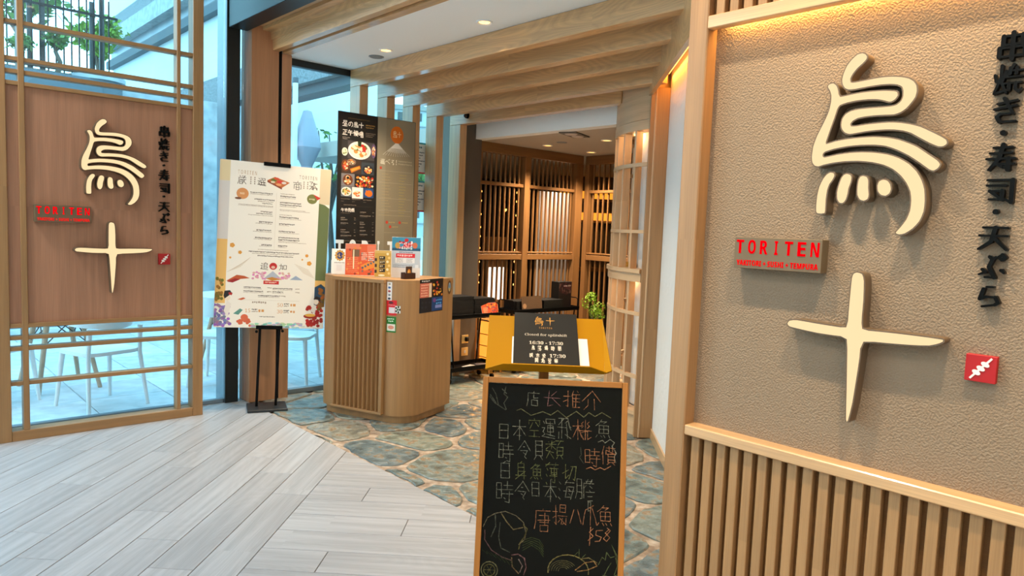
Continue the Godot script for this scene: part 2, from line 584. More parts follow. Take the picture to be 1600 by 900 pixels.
const STROKES := {
	"日": "1019 1080 8089 1484 1989",
	"口": "1118 1181 8188 1888",
	"目": "2029 2080 8089 2383 2686 2989",
	"木": "0393 5059 5308 5398",
	"氵": "2142 1435 1839",
	"火": "1325 8265 505419 5599",
	"亻": "7014 4349",
	"忄": "5059 2315 7384",
	"扌": "0383 505938 0655",
	"辶": "1122 042416 16270899",
	"力": "0393 939868 435209",
	"米": "0494 5059 2132 8162 4509 5599",
	"貝": "2027 2080 8087 2282 2585 2787 3719 6789",
	"頁": "0090 5032 2327 2383 8387 2585 2787 3719 6789",
	"魚": "402203 317152 2327 2383 8387 5357 2585 2787 1809 3849 5869 8899",
	"隹": "3013 2229 6071 2292 2494 2696 2999 5259",
	"寸": "0292 606938 2536",
	"言": "4152 0292 2474 2676 口@2635",
	"月": "202609 2080 808969 2383 2686",
	"串": "2181 2124 8184 2484 1595 1518 9598 1898 5059",
	"焼": "火@0049 4292 5153 7173 3494 6044 3696 565819 76788998",
	"き": "2281 1483 4076 663627398979",
	"寿": "2181 1383 0595 504519 3797 757968 4758",
	"司": "119199 9978 1373 2565 2568 6568 2868",
	"天": "1191 0494 514609 5599",
	"ぷ": "415261 524557694939 263718 8697 8091827180",
	"ら": "4161 3226 264575877839",
	"厳": "2031 5051 8071 1292 121609 2454 2629 5459 2757 2555 2959 7063 6494 847559 6599",
	"選": "辶@0099 3151 5153 5333 3335 3555 6181 8183 8363 6365 6585 3696 4548 7578 2898 4839 7889",
	"商": "5051 0292 3344 7363 1419 1494 949989 4537 6577 口@3743",
	"務": "0040 402223 0545 255928 4509 6142 4292 825348 5398 4797 979988 665749",
	"追": "辶@0099 6051 4147 4181 8183 4383 4585 8587 4787",
	"加": "0343 434837 212609 口@5246",
	"昼": "2080 8082 2282 202405 5297 日@3534 0999",
	"の": "5247281614326182949779",
	"鳥": "5041 2126 2171 7174 2373 2474 2696 969978 1819 3849 5859 7779",
	"十": "0494 5059",
	"正": "1191 5159 5484 2529 0999",
	"午": "3013 2282 0595 5259",
	"慢": "忄@0039 日@4153 3494 3446 9496 3696 5456 7476 4787 8749 4799",
	"嚐": "口@0334 6062 4142 8173 3293 口@5332 4595 日@4654",
	"べ": "053398 6172 8091",
	"る": "21712555676869775958",
	"店": "5051 1191 111609 5255 5484 口@3554",
	"长": "7043 0494 302958 4499",
	"推": "扌@0049 隹@4059",
	"介": "5005 5095 343719 6469",
	"本": "0393 5059 5317 5397 3767",
	"空": "5051 1113 1191 9193 4225 6284 2686 5659 1999",
	"運": "辶@0099 3032 3090 9092 3282 4346 4383 8386 4686 4484 3798 6168",
	"飛": "10708495 7152 8394 402213 3039 0464 6279 6576 5799 1619",
	"機": "木@0049 5142 4253 5344 8172 7283 8374 3595 6069 757998 8546 4759",
	"時": "日@0137 6064 4292 3494 寸@3565",
	"令": "5005 5095 4353 2575 755869 4667",
	"類": "米@0054 0546 2509 2649 頁@5049",
	"白": "5031 1119 1191 9199 1595 1999",
	"身": "5041 2127 2171 717978 2373 2575 0797 8509",
	"薄": "0191 3002 7072 氵@0239 3393 4346 8386 4383 4686 6267 4585 寸@3654",
	"切": "0543 2028 2846 5191 918978 7148",
	"海": "氵@0039 5042 4191 5348 5393 9379 4878 3595 6475 6677",
	"膽": "月@0039 6052 5181 8072 4292 4249 5344 7384 言@5449",
	"唐": "5051 1191 111609 3383 8386 2595 3686 6267 口@3753",
	"揚": "扌@0039 日@4043 3595 4738 4689 6659 8689 7869",
	"八": "3109 6199",
	"爪": "7022 221509 5159 618699",
	"價": "亻@0029 3191 5053 7073 3294 3234 9294 3494 貝@3465",
	"為": "3041 6042 2282 824426 2484 2686 869978 1819 3849 5869",
	"落": "0191 3002 7072 氵@0339 6247 5282 8237 5598 口@4744",
	"場": "0343 2027 0747 日@4044 3595 5528 6649 8678 868978",
	"間": "1019 1040 1242 4044 1444 6090 9099 6064 6292 6494 日@3534",
	"晚": "日@0137 6052 5180 4282 4245 8285 4585 645629 6688 8899",
	"市": "5051 0292 2428 2484 8488 5359",
	"於": "3031 0383 2429 2454 445948 7054 7095 6667 7789",
	"開": "1019 1040 1242 1444 4044 6090 9099 6064 6292 6494 3575 2787 454719 6579",
	"始": "3029 0353 404709 2658 7053 5384 口@5545",
	"營": "1131 2042 6151 7092 1494 1415 9495 口@3433 口@2764",
	"業": "3034 6064 1122 9182 0494 2575 1696 5459 5718 5798",
}


func strokes(name: String, at := Rect2(0, 0, 10, 10)) -> Array:
	var out := []
	for word in String(STROKES.get(name, "")).split(" ", false):
		if "@" in word:
			var bits := word.split("@")
			var b := bits[1]
			var q := Rect2(at.position + Vector2(b[0].to_int(), b[1].to_int()) * at.size / 9.5, Vector2(b[2].to_int() + 0.6, b[3].to_int() + 0.6) * at.size / 9.5)
			out.append_array(strokes(bits[0], q))
		else:
			var line := PackedVector2Array()
			for i in range(0, word.length() - 1, 2):
				line.append(at.position + Vector2(word[i].to_int() + 0.25, word[i + 1].to_int() + 0.25) * at.size / 9.5)
			out.append(line)
	return out


# a picture that is painted with filled outlines
class Art:
	var im: Image

	func _init(w: int, h: int, c: Color) -> void:
		im = Image.create_empty(w, h, false, Image.FORMAT_RGB8)
		im.fill(c)

	func rect(x: float, y: float, w: float, h: float, c: Color) -> void:
		im.fill_rect(Rect2i(roundi(x), roundi(y), maxi(1, roundi(w)), maxi(1, roundi(h))), c)

	func poly(p: PackedVector2Array, c: Color) -> void:
		var lo := INF
		var hi := -INF
		for q in p:
			lo = minf(lo, q.y)
			hi = maxf(hi, q.y)
		var m := p.size()
		for y in range(maxi(0, floori(lo)), mini(im.get_height() - 1, ceili(hi)) + 1):
			var yy := y + 0.5
			var xs := []
			for i in m:
				var a := p[i]
				var b := p[(i + 1) % m]
				if (a.y <= yy) != (b.y <= yy):
					xs.append(a.x + (yy - a.y) / (b.y - a.y) * (b.x - a.x))
			xs.sort()
			for i in range(0, xs.size() - 1, 2):
				var x0 := maxi(0, roundi(xs[i]))
				var x1 := mini(im.get_width(), roundi(xs[i + 1]))
				if x1 > x0:
					im.fill_rect(Rect2i(x0, y, x1 - x0, 1), c)

	func ell(cx: float, cy: float, rx: float, ry: float, c: Color) -> void:
		var p := PackedVector2Array()
		for i in 24:
			p.append(Vector2(cx + cos(TAU * i / 24) * rx, cy + sin(TAU * i / 24) * ry))
		poly(p, c)

	func line(pts: PackedVector2Array, w: float, c: Color) -> void:
		for i in pts.size() - 1:
			var d := (pts[i + 1] - pts[i]).normalized()
			var o := Vector2(d.y, -d.x) * w * 0.5
			var e := d * w * 0.35
			poly(PackedVector2Array([pts[i] - e + o, pts[i + 1] + e + o, pts[i + 1] + e - o, pts[i] - e - o]), c)

	func tex() -> ImageTexture:
		im.generate_mipmaps()
		return ImageTexture.create_from_image(im)


func write_char(art: Art, name: String, r: Rect2, w: float, c: Color, shake := 0.0) -> void:
	for s in strokes(name, r):
		var p: PackedVector2Array = s
		if shake > 0.0:
			for i in p.size():
				p[i] += Vector2(rng.randf_range(-shake, shake), rng.randf_range(-shake, shake))
		art.line(p, w, c)


# a line of characters; half-width marks are typed in the serif or sans face
func write_line(art: Art, chars: String, x: float, y: float, size: float, step: float, w: float, c: Color) -> void:
	for i in chars.length():
		write_char(art, chars[i], Rect2(x + i * step, y, size, size), w, c)


var fonts := {}


func font(face: String, bold: bool) -> SystemFont:
	var key := face + str(bold)
	if not fonts.has(key):
		var f := SystemFont.new()
		f.font_names = PackedStringArray([face])
		f.font_weight = 700 if bold else 400
		fonts[key] = f
	return fonts[key]


# letters as a mesh whose capitals are one unit high, starting at x = 0
func letters(text: String, face := "Droid Sans", bold := true, depth := 0.0) -> TextMesh:
	var t := TextMesh.new()
	t.font = font(face, bold)
	t.text = text
	t.font_size = 64
	t.pixel_size = 1.0 / 46.0
	t.depth = depth
	t.curve_step = 2.0
	t.horizontal_alignment = HORIZONTAL_ALIGNMENT_LEFT
	t.vertical_alignment = VERTICAL_ALIGNMENT_BOTTOM
	return t


func baseline(face: String, bold: bool) -> float:
	var key := face + str(bold) + " line"
	if not fonts.has(key):
		var lo := INF
		var vs: PackedVector3Array = letters("H", face, bold).get_mesh_arrays()[Mesh.ARRAY_VERTEX]
		for q in vs:
			lo = minf(lo, q.y)
		fonts[key] = lo
	return fonts[key]


func type_text(art: Art, text: String, x: float, y: float, cap: float, c: Color, face := "Droid Sans", bold := true, narrow := 1.0, align := 0.0, spacing := 0.0) -> float:
	var runs := [text]
	if spacing > 0.0:
		runs = []
		for ch in text:
			runs.append(ch)
	var base := baseline(face, bold)
	var pen := x
	for pass_no in 2:
		pen = x
		for run in runs:
			var arr := letters(run, face, bold).get_mesh_arrays() if String(run).strip_edges() else []
			if arr.is_empty() or arr[Mesh.ARRAY_VERTEX].is_empty():
				pen += cap * 0.4
				continue
			var vs: PackedVector3Array = arr[Mesh.ARRAY_VERTEX]
			var ix: PackedInt32Array = arr[Mesh.ARRAY_INDEX]
			var lo := INF
			var hi := -INF
			for q in vs:
				lo = minf(lo, q.x)
				hi = maxf(hi, q.x)
			if pass_no == 1:
				for i in range(0, ix.size(), 3):
					var p := PackedVector2Array()
					for k in 3:
						var q := vs[ix[i + k]]
						p.append(Vector2(pen + (q.x - lo) * cap * narrow, y + cap - (q.y - base) * cap))
					art.poly(p, c)
			pen += (hi - lo) * cap * narrow + spacing
		if pass_no == 0:
			x -= (pen - x) * align
	return pen


# lines of print too small to read
func greek(art: Art, x: float, y: float, w: float, h: float, c: Color) -> void:
	var pen := x
	while pen < x + w - h * 0.5:
		var k := rng.randf_range(0.5, 0.95) * h
		art.rect(pen, y + rng.randf_range(0, 0.15) * h, k, h * rng.randf_range(0.6, 0.95), c)
		pen += k + maxf(1.0, h * 0.28)


func print_mat(key: String, art: Art, rough := 0.5) -> StandardMaterial3D:
	var m := plain(key, Color.WHITE, rough)
	m.albedo_texture = art.tex()
	m.texture_repeat = false
	return m


# the strokes of a character as one solid: x to the right, y up, from -size/2 to size/2
func char_solid(name: String, w: float, h: float, depth: float, thin := 0.085, thick := 0.14) -> ArrayMesh:
	var s := Shape.new()
	var z := 0.0
	for st in strokes(name, Rect2(-w / 2, -h / 2, w, h)):
		var p: PackedVector2Array = st
		for i in p.size() - 1:
			var a := Vector2(p[i].x, -p[i].y)
			var b := Vector2(p[i + 1].x, -p[i + 1].y)
			var d := (b - a).normalized()
			var r := lerpf(thin, thick, absf(d.y)) * h * 0.5
			var tail := 0.7 if i == p.size() - 2 and absf(d.x) > 0.3 and absf(d.y) > 0.3 else 1.0
			var poly := PackedVector2Array()
			for k in 7:
				var th := PI / 2 + PI * k / 6
				poly.append(a + (d * cos(th) + Vector2(-d.y, d.x) * sin(th)) * r)
			for k in 7:
				var th := -PI / 2 + PI * k / 6
				poly.append(b + (d * cos(th) + Vector2(-d.y, d.x) * sin(th)) * r * tail)
			s.add_extrusion(poly, 0.0, depth + z)
			z += 0.00004
	return s.mesh()


# ---------------------------------------------------------------- the mall in front of the shop

func unseen_ceiling_lamp(x: float, y: float, z: float, e: float, label: String, warm := 0.0) -> void:  # an unseen lamp panel, added to light the hall
	var t := thing("unseen_ceiling_lamp", label, "lamp", Vector3(x, y, z))
	part("housing", board(0.62, 0.04, 0.62, 0.004, false), plain("white_paint", Color.WHITE), t, Vector3(0, -0.02, 0))
	part("diffuser", board(0.56, 0.012, 0.56, 0.002, false), M.lamp_glow, t, Vector3(0, -0.046, 0))
	var l := AreaLight3D.new()
	l.name = "lamp_light"
	l.area_size = Vector2(0.54, 0.54)
	l.light_color = Color(1.0, 1.0, 1.0)
	l.light_energy = e
	l.shadow_enabled = true
	l.position = Vector3(0, -0.06, 0)
	l.rotation.x = -PI / 2
	t.add_child(l)


func mall_shell() -> void:
	slab_struct("wall_left", "plain white wall at the far left of the mall hall", Vector3(-6.2, 0, -6.1), Vector3(-6, 3.9, 4.7), M.white_paint)
	slab_struct("wall_back", "plain white wall at the rear of the mall hall", Vector3(-6.2, 0, 4.5), Vector3(2.4, 3.9, 4.7), M.white_paint)
	slab_struct("ceiling", "white ceiling of the mall hall", Vector3(-6.2, 3.9, -6.1), Vector3(2.6, 4.1, 4.7), M.ceiling_white)
	var n := 0
	for x in [-3.4, -0.6]:
		for z in [-4.9, -1.4, 1.2, 3.2]:
			unseen_ceiling_lamp(x, 3.9, z, 6.5 if z < -3.0 else 2.2, ["unseen added square ceiling lamp of the far hall row", "unseen added square ceiling lamp of the near hall row"][n / 4] + [" by the glass", " second from the glass", " third from the glass", " by the rear wall"][n % 4])
			n += 1
	# two lamps that wash the shop wall from above
	for k in 2:
		var t := thing("wall_spotlight", ["round ceiling spotlight over the red-lettered sign box", "round ceiling spotlight over the column of black characters"][k], "spotlight", Vector3(1.5, 3.9, -1.75 + k * 1.3))
		part("housing", lathe([Vector2(0.0, -0.1), Vector2(0.05, -0.1), Vector2(0.055, 0.0), Vector2(0.0, 0.0)]), M.white_paint, t)
		part("lens", lathe([Vector2(0.0, -0.104), Vector2(0.04, -0.104), Vector2(0.04, -0.1), Vector2(0.0, -0.1)]), M.lamp_glow, t)
		var l := SpotLight3D.new()
		l.name = "spotlight_light"
		l.light_color = Color(1.0, 0.90, 0.76)
		l.light_energy = 7.0
		l.light_size = 0.04
		l.spot_angle = 34.0
		l.spot_angle_attenuation = 0.8
		l.shadow_enabled = true
		l.spot_range = 9.0
		t.add_child(l)
		l.position = Vector3(0, -0.12, 0)
		l.look_at_from_position(Vector3(1.5, 3.78, -1.75 + k * 1.3), Vector3(2.4, 1.3, -1.35 + k * 1.0))


func plank(poly: PackedVector2Array, parent: Node3D, along: Vector2, i: int) -> void:
	# the outline lies in x and z; a prism with a small chamfer on its upper edge
	var shrunk := Geometry2D.offset_polygon(poly, -0.0018)
	if shrunk.is_empty():
		return
	var inner := Geometry2D.offset_polygon(shrunk[0], -0.0015)
	if inner.is_empty():
		return
	var s := Shape.new()
	var off := Vector2(rng.randf(), rng.randf())
	var across := Vector2(-along.y, along.x)
	var top := inner[0]
	var idx := Geometry2D.triangulate_polygon(top)
	for k in range(0, idx.size(), 3):
		var q := [top[idx[k]], top[idx[k + 1]], top[idx[k + 2]]]
		var u := []
		for p in q:
			u.append(Vector2(p.dot(across) * 2.0, p.dot(along) * 0.5) + off)
		s.tri(Vector3(q[0].x, 0, q[0].y), Vector3(q[1].x, 0, q[1].y), Vector3(q[2].x, 0, q[2].y), Vector3.UP, Vector3.UP, Vector3.UP, u[0], u[1], u[2])
	_skirt(s, shrunk[0], top, 0.0, -0.0015, -0.007)
	part("plank", s.mesh(), M["plank_%d" % (i % 5)], parent)


# sides of a flat piece: a sloping edge from its top outline to the full outline, then straight down
func _skirt(s: Shape, outer: PackedVector2Array, top: PackedVector2Array, y0: float, y1: float, y2: float) -> void:
	var sg := 0.0
	for i in outer.size():
		var a := outer[i]
		var b := outer[(i + 1) % outer.size()]
		sg += a.x * b.y - b.x * a.y
	sg = signf(sg)
	for i in outer.size():
		var a := outer[i]
		var b := outer[(i + 1) % outer.size()]
		var e := (b - a).normalized()
		var o := Vector3(e.y * sg, 0, -e.x * sg)
		s.quad(Vector3(a.x, y1, a.y), Vector3(b.x, y1, b.y), Vector3(b.x, y2, b.y), Vector3(a.x, y2, a.y), o)
		if top.size() == outer.size():
			var j := 0
			for k in top.size():
				if top[k].distance_to(a) < top[j].distance_to(a):
					j = k
			var j2 := 0
			for k in top.size():
				if top[k].distance_to(b) < top[j2].distance_to(b):
					j2 = k
			s.quad(Vector3(a.x, y1, a.y), Vector3(b.x, y1, b.y), Vector3(top[j2].x, y0, top[j2].y), Vector3(top[j].x, y0, top[j].y), (o + Vector3.UP).normalized())


func mall_floor() -> void:
	var floor := slab_struct("floor", "pale wood-look tile floor laid diagonally in front of the shop", Vector3(-6.2, -0.2, -6.1), Vector3(2.33, -0.006, 4.7), M.plank_grout)
	var region := PackedVector2Array([Vector2(-1.6, -5.9), Vector2(2.33, -5.9), Vector2(2.33, -0.6), Vector2(-1.6, -0.6)])
	var rest := [[Vector3(-6.2, -0.1, -6.1), Vector3(-1.6, 0, 4.7)], [Vector3(-1.6, -0.1, -0.6), Vector3(2.33, 0, 4.7)]]
	for r in rest:
		slab("outlying_tile", r[0], r[1], M.mall_floor, floor, 0.0).position -= floor.position
	var bed := Node3D.new()
	var p_dir := Vector2(1, -1) / sqrt(2.0)  # along the left field's planks
	var q_dir := Vector2(1, 1) / sqrt(2.0)
	var shift := Vector3(0, 0, 0) - floor.position
	bed.queue_free()
	var i := 0
	# left field: rows across q below the seam, 1.2 m planks along p
	var starts := [3.735, 4.05, 3.114, 3.42, 2.87, 3.112, 3.714]
	for row in 26:
		var q1 := -1.22 - 0.2 * row
		var q0 := q1 - 0.2
		var s0: float = starts[row] if row < starts.size() else 3.1 + rng.randf() * 1.2
		for k in range(-6, 5):
			var poly := PackedVector2Array()
			for c in [Vector2(s0 + k * 1.2, q0), Vector2(s0 + k * 1.2 + 1.2, q0), Vector2(s0 + k * 1.2 + 1.2, q1), Vector2(s0 + k * 1.2, q1)]:
				poly.append(p_dir * c.x + q_dir * c.y)
			for got in Geometry2D.intersect_polygons(poly, region):
				plank(got, floor, p_dir, rng.randi())
				i += 1
	# right field: rows across p, planks along q above the seam
	for row in range(-22, 12):
		var p0 := 3.09 + 0.2 * row
		var s0: float = -1.22 + [0.605, 0.92, 0.31, 1.2][posmod(row - 1, 4)]
		for k in range(-2, 6):
			var a := maxf(-1.22, s0 + k * 1.2)
			var b: float = s0 + k * 1.2 + 1.2
			if b <= a + 0.01:
				continue
			var poly := PackedVector2Array()
			for c in [Vector2(p0, a), Vector2(p0 + 0.2, a), Vector2(p0 + 0.2, b), Vector2(p0, b)]:
				poly.append(p_dir * c.x + q_dir * c.y)
			for got in Geometry2D.intersect_polygons(poly, region):
				plank(got, floor, q_dir, rng.randi())
	for c in floor.get_children():
		if String(c.name).begins_with("plank"):
			c.position = shift


func stone_floor() -> void:
	var bed := slab_struct("floor", "crazy-paved grey-green slate floor inside the shop entrance", Vector3(2.33, -0.2, -5.72), Vector3(7.2, -0.012, 0.5), M.mortar)
	var region := PackedVector2Array([Vector2(2.345, -5.72), Vector2(6.6, -5.72), Vector2(6.6, -1.2), Vector2(2.345, -1.2)])
	var seeds := []
	var tries := 0
	# the big slabs that lie along the threshold in the photograph, then random ones between
	for s in [Vector2(2.75, -3.42), Vector2(2.85, -4.05), Vector2(2.5, -3.95), Vector2(3.35, -3.75), Vector2(2.55, -4.55), Vector2(2.62, -2.85), Vector2(3.2, -3.15), Vector2(3.0, -2.5), Vector2(2.55, -5.0), Vector2(3.75, -3.35), Vector2(3.95, -3.95)]:
		seeds.append(s)
	while seeds.size() < 120 and tries < 6000:
		tries += 1
		var c := Vector2(rng.randf_range(2.1, 6.8), rng.randf_range(-6.0, -1.0))
		var clear := 0.27 + 0.16 * rng.randf()
		var ok := true
		for s in seeds:
			if c.distance_to(s) < clear:
				ok = false
				break
		if ok:
			seeds.append(c)
	var n := FastNoiseLite.new()
	n.seed = 77
	n.frequency = 3.5
	for i in seeds.size():
		var c: Vector2 = seeds[i]
		var cell := PackedVector2Array([c + Vector2(-0.6, -0.6), c + Vector2(0.6, -0.6), c + Vector2(0.6, 0.6), c + Vector2(-0.6, 0.6)])
		for j in seeds.size():
			if j == i or c.distance_to(seeds[j]) > 1.4:
				continue
			var d: Vector2 = (seeds[j] - c).normalized()
			var mid: Vector2 = (seeds[j] + c) * 0.5
			var w := Vector2(-d.y, d.x) * 3.0
			var half := PackedVector2Array([mid + w, mid - w, mid - w - d * 3.0, mid + w - d * 3.0])
			var got := Geometry2D.intersect_polygons(cell, half)
			if got.is_empty():
				break
			cell = got[0]
		var bits := Geometry2D.intersect_polygons(cell, region)
		if bits.is_empty():
			continue
		bits = Geometry2D.offset_polygon(bits[0], -rng.randf_range(0.008, 0.020))
		if bits.is_empty():
			continue
		# ragged edge
		var rag := PackedVector2Array()
		var src: PackedVector2Array = bits[0]
		for k in src.size():
			var a := src[k]
			var b := src[(k + 1) % src.size()]
			var parts := maxi(1, int(a.distance_to(b) / 0.06))
			for m in parts:
				var p := a.lerp(b, float(m) / parts)
				var toward := (c - p).normalized()
				var cut := 0.03 * absf(n.get_noise_2d(p.x + i * 3.1, p.y)) + (0.025 if m == 0 else 0.0)
				rag.append(p + toward * cut)
		var top := Geometry2D.offset_polygon(rag, -0.006)
		if top.is_empty():
			continue
		var y := rng.randf_range(-0.004, 0.003)
		var s := Shape.new()
		var tp: PackedVector2Array = top[0]
		var idx := Geometry2D.triangulate_polygon(tp)
		for k in range(0, idx.size(), 3):
			s.tri(Vector3(tp[idx[k]].x, y, tp[idx[k]].y), Vector3(tp[idx[k + 1]].x, y, tp[idx[k + 1]].y), Vector3(tp[idx[k + 2]].x, y, tp[idx[k + 2]].y), Vector3.UP, Vector3.UP, Vector3.UP)
		_bevel_ring(s, rag, tp, y - 0.006, y, -0.02)
		part("flagstone", s.mesh(), M["slate_%d" % (i * 7 % 5)], bed, -bed.position)


# an edge whose inner outline may have another number of points than the outer one
func _bevel_ring(s: Shape, outer: PackedVector2Array, top: PackedVector2Array, y1: float, y0: float, y2: float) -> void:
	_skirt(s, outer, PackedVector2Array(), y0, y1, y2)
	for i in outer.size():
		var a := outer[i]
		var b := outer[(i + 1) % outer.size()]
		var ja := 0
		var jb := 0
		for k in top.size():
			if top[k].distance_squared_to(a) < top[ja].distance_squared_to(a):
				ja = k
			if top[k].distance_squared_to(b) < top[jb].distance_squared_to(b):
				jb = k
		var o := Vector3((a.x + b.x) / 2 - (top[ja].x + top[jb].x) / 2, 0.006, (a.y + b.y) / 2 - (top[ja].y + top[jb].y) / 2).normalized()
		s.quad(Vector3(a.x, y1, a.y), Vector3(b.x, y1, b.y), Vector3(top[jb].x, y0, top[jb].y), Vector3(top[ja].x, y0, top[ja].y), o)


# ---------------------------------------------------------------- the shop's side wall with the big sign

func shop_wall() -> void:
	var w := slab_struct("wall_right", "beige rough-plastered shop wall over a ribbed oak base", Vector3(2.395, 0, -1.56), Vector3(2.6, 3.9, 4.7), M.stucco)
	var o := -w.position
	slab("end_post", Vector3(2.33, 0, -1.582), Vector3(2.46, 3.9, -1.5), M.oak_post, w, 0.004).position += o
	slab("cap_rail", Vector3(2.33, 0.735, -1.4995), Vector3(2.42, 0.775, 4.4), M.oak_straight, w, 0.004).position += o
	slab("slat_backing", Vector3(2.378, 0.0, -1.4995), Vector3(2.3949, 0.735, 4.4), M.oak_gap_shade, w, 0.0).position += o
	slab("base_rail", Vector3(2.345, 0.0, -1.4995), Vector3(2.3779, 0.06, 4.4), M.oak_straight, w, 0.003).position += o
	slab("top_rail", Vector3(2.325, 2.268, -1.4995), Vector3(2.365, 2.314, 4.4), M.oak_straight, w, 0.003).position += o
	slab("fascia_backing", Vector3(2.366, 2.29, -1.4995), Vector3(2.378, 3.2, 4.4), M.oak_gap_shade, w, 0.0).position += o
	for i in 106:
		var z := -1.457 + 0.055 * i
		slab("slat", Vector3(2.347, 0.06, z - 0.017), Vector3(2.3779, 0.735, z + 0.017), M.oak_slat, w, 0.002).position += o
		if i < 60:
			slab("upper_slat", Vector3(2.338, 2.314, z - 0.017), Vector3(2.3659, 3.2, z + 0.017), M.oak_slat, w, 0.002).position += o
	# the warm strip that is hidden behind the top rail
	var t := thing("light_strip", "warm light strip tucked behind the rail above the plaster wall", "light strip", Vector3(2.381, 2.31, 1.4))
	part("diffuser", board(0.012, 0.008, 5.7, 0.0, false), M.led_strip, t)
	var l := AreaLight3D.new()
	l.name = "strip_light"
	l.area_size = Vector2(0.012, 5.7)
	l.light_color = Color(1.0, 0.76, 0.42)
	l.light_energy = 4.0
	l.shadow_enabled = true
	l.rotation.x = -PI / 2
	l.position.y = -0.008
	t.add_child(l)


# ---------------------------------------------------------------- the entrance: header, stepped frames, diagonal wall, soffit

const BEAMS := [[3.25, 2.705, 2.856], [3.53, 2.650, 2.800], [3.81, 2.611, 2.741], [4.085, 2.553, 2.680], [4.375, 2.512, 2.629]]


func entrance_shell() -> void:
	var hp := outline("2.318,3.30 2.318,3.05 2.405,3.03 2.408,3.004 2.472,3.00 2.476,2.947 2.488,2.945 2.492,2.864 2.545,2.862 2.545,2.93 2.572,2.93 2.572,2.856 2.64,2.856 2.64,3.30", 1.0)
	var s := Shape.new()
	var long := Transform3D(Basis(Vector3(1, 0, 0), Vector3(0, 1, 0), Vector3(0, 0, 1)), Vector3.ZERO)
	s.add_extrusion(hp, -5.6195, -1.585, Vector2(2, 0.5), Vector2.ZERO, true, false, long)
	# lay the grain along the header
	for i in s.v.size():
		s.t[i] = Vector2(s.v[i].x * 2.0 + s.v[i].y * 2.0, s.v[i].z * 0.5)
	struct("trim_1", "stepped oak header above the shop entrance", s.mesh(), M.oak)
	slab_struct("wall_front", "white wall above the entrance header", Vector3(2.42, 3.30, -6.1), Vector3(2.6, 3.9, -1.5), M.white_paint)
	slab_struct("ceiling", "white entrance ceiling behind the header", Vector3(2.64, 2.858, -5.8), Vector3(4.7, 3.0, -1.3), M.ceiling_white)
	# five stepped portal frames, each a post by the glass and a beam
	for i in BEAMS.size():
		var b: Array = BEAMS[i]
		var f := frame_node("beam", "%s oak portal frame of post and beam inside the entrance" % ["first", "second", "third", "fourth", "fifth"][i], Vector3(b[0], 0, 0))
		var z_end: float = [-2.22, -2.47, -2.73, -2.98, -3.55][i]
		slab("crossbeam", Vector3(0, b[1], -5.72), Vector3(0.085, b[2], z_end), M.oak, f, 0.003)
		slab("post", Vector3(0, 0, -5.72), Vector3(0.085, b[1] - 0.0005, -5.55), M.oak_straight, f, 0.003)
		slab("filler", Vector3(0.01, b[2] + 0.001, -5.72), Vector3(0.075, 2.857, z_end + 0.02), M.ceiling_white, f, 0.0)
	# the diagonal wall behind the end post
	var dir := Vector3(-0.721, 0, 0.693)
	var ang := atan2(-dir.z, dir.x)
	var from := Vector3(4.29, 0, -3.038)
	var w := frame_node("wall_diagonal", "white plastered wall running diagonally from the entrance post", from, ang)
	# local x runs towards the shop wall, local z out of the wall to the left
	part("plaster", board(2.25, 2.86, 0.12, 0.0, false), M.white_stucco, w, Vector3(1.125, 1.43, -0.06))
	part("skirting", board(2.2, 0.075, 0.012, 0.002, false), M.oak_straight, w, Vector3(1.12, 0.0375, 0.006))
	slab("jamb_board", Vector3(-0.02, 0, 0.0005), Vector3(0.022, 2.55, 0.135), M.oak_post, w, 0.003)
	var s2 := Shape.new()
	s2.add_extrusion(PackedVector2Array([Vector2(-0.03, 2.50), Vector2(2.1, 2.50), Vector2(2.1, 2.857), Vector2(-0.03, 2.857)]), 0.12, 0.15, Vector2(0.5, 2))
	part("cove_board", s2.mesh(), M.oak, w)
	var st := part("cove_strip", board(1.6, 0.008, 0.012, 0.0, false), M.led_strip, w, Vector3(0.86, 2.64, 0.03))
	var l := AreaLight3D.new()
	l.name = "cove_light"
	l.area_size = Vector2(1.6, 0.02)
	l.light_color = Color(1.0, 0.66, 0.26)
	l.light_energy = 0.45
	l.shadow_enabled = true
	l.position = Vector3(0, -0.012, 0)
	l.rotation.x = -PI / 2
	st.add_child(l)
	# soffit and the lower ceiling of the dining room
	slab_struct("wall_soffit", "white soffit face dropping to the lower dining ceiling", Vector3(4.62, 2.40, -6.4), Vector3(4.74, 3.0, -1.3), M.white_paint)
	for k in 2:
		downlight([Vector3(3.064, 2.858, -4.852), Vector3(3.073, 2.858, -3.677)][k], 4.2, ["small round downlight in the entrance ceiling near the window", "small round downlight in the entrance ceiling farther from the window"][k], "downlights in the entrance ceiling")
	for k in 3:
		downlight([Vector3(5.354, 2.40, -5.3), Vector3(5.35, 2.40, -4.497), Vector3(6.05, 2.40, -5.3)][k], 4.5, ["warm downlight in the low ceiling nearest the slatted partition", "warm downlight in the low ceiling by the curved cabinet", "warm downlight in the low ceiling at the partition corner"][k], "downlights in the dining ceiling")


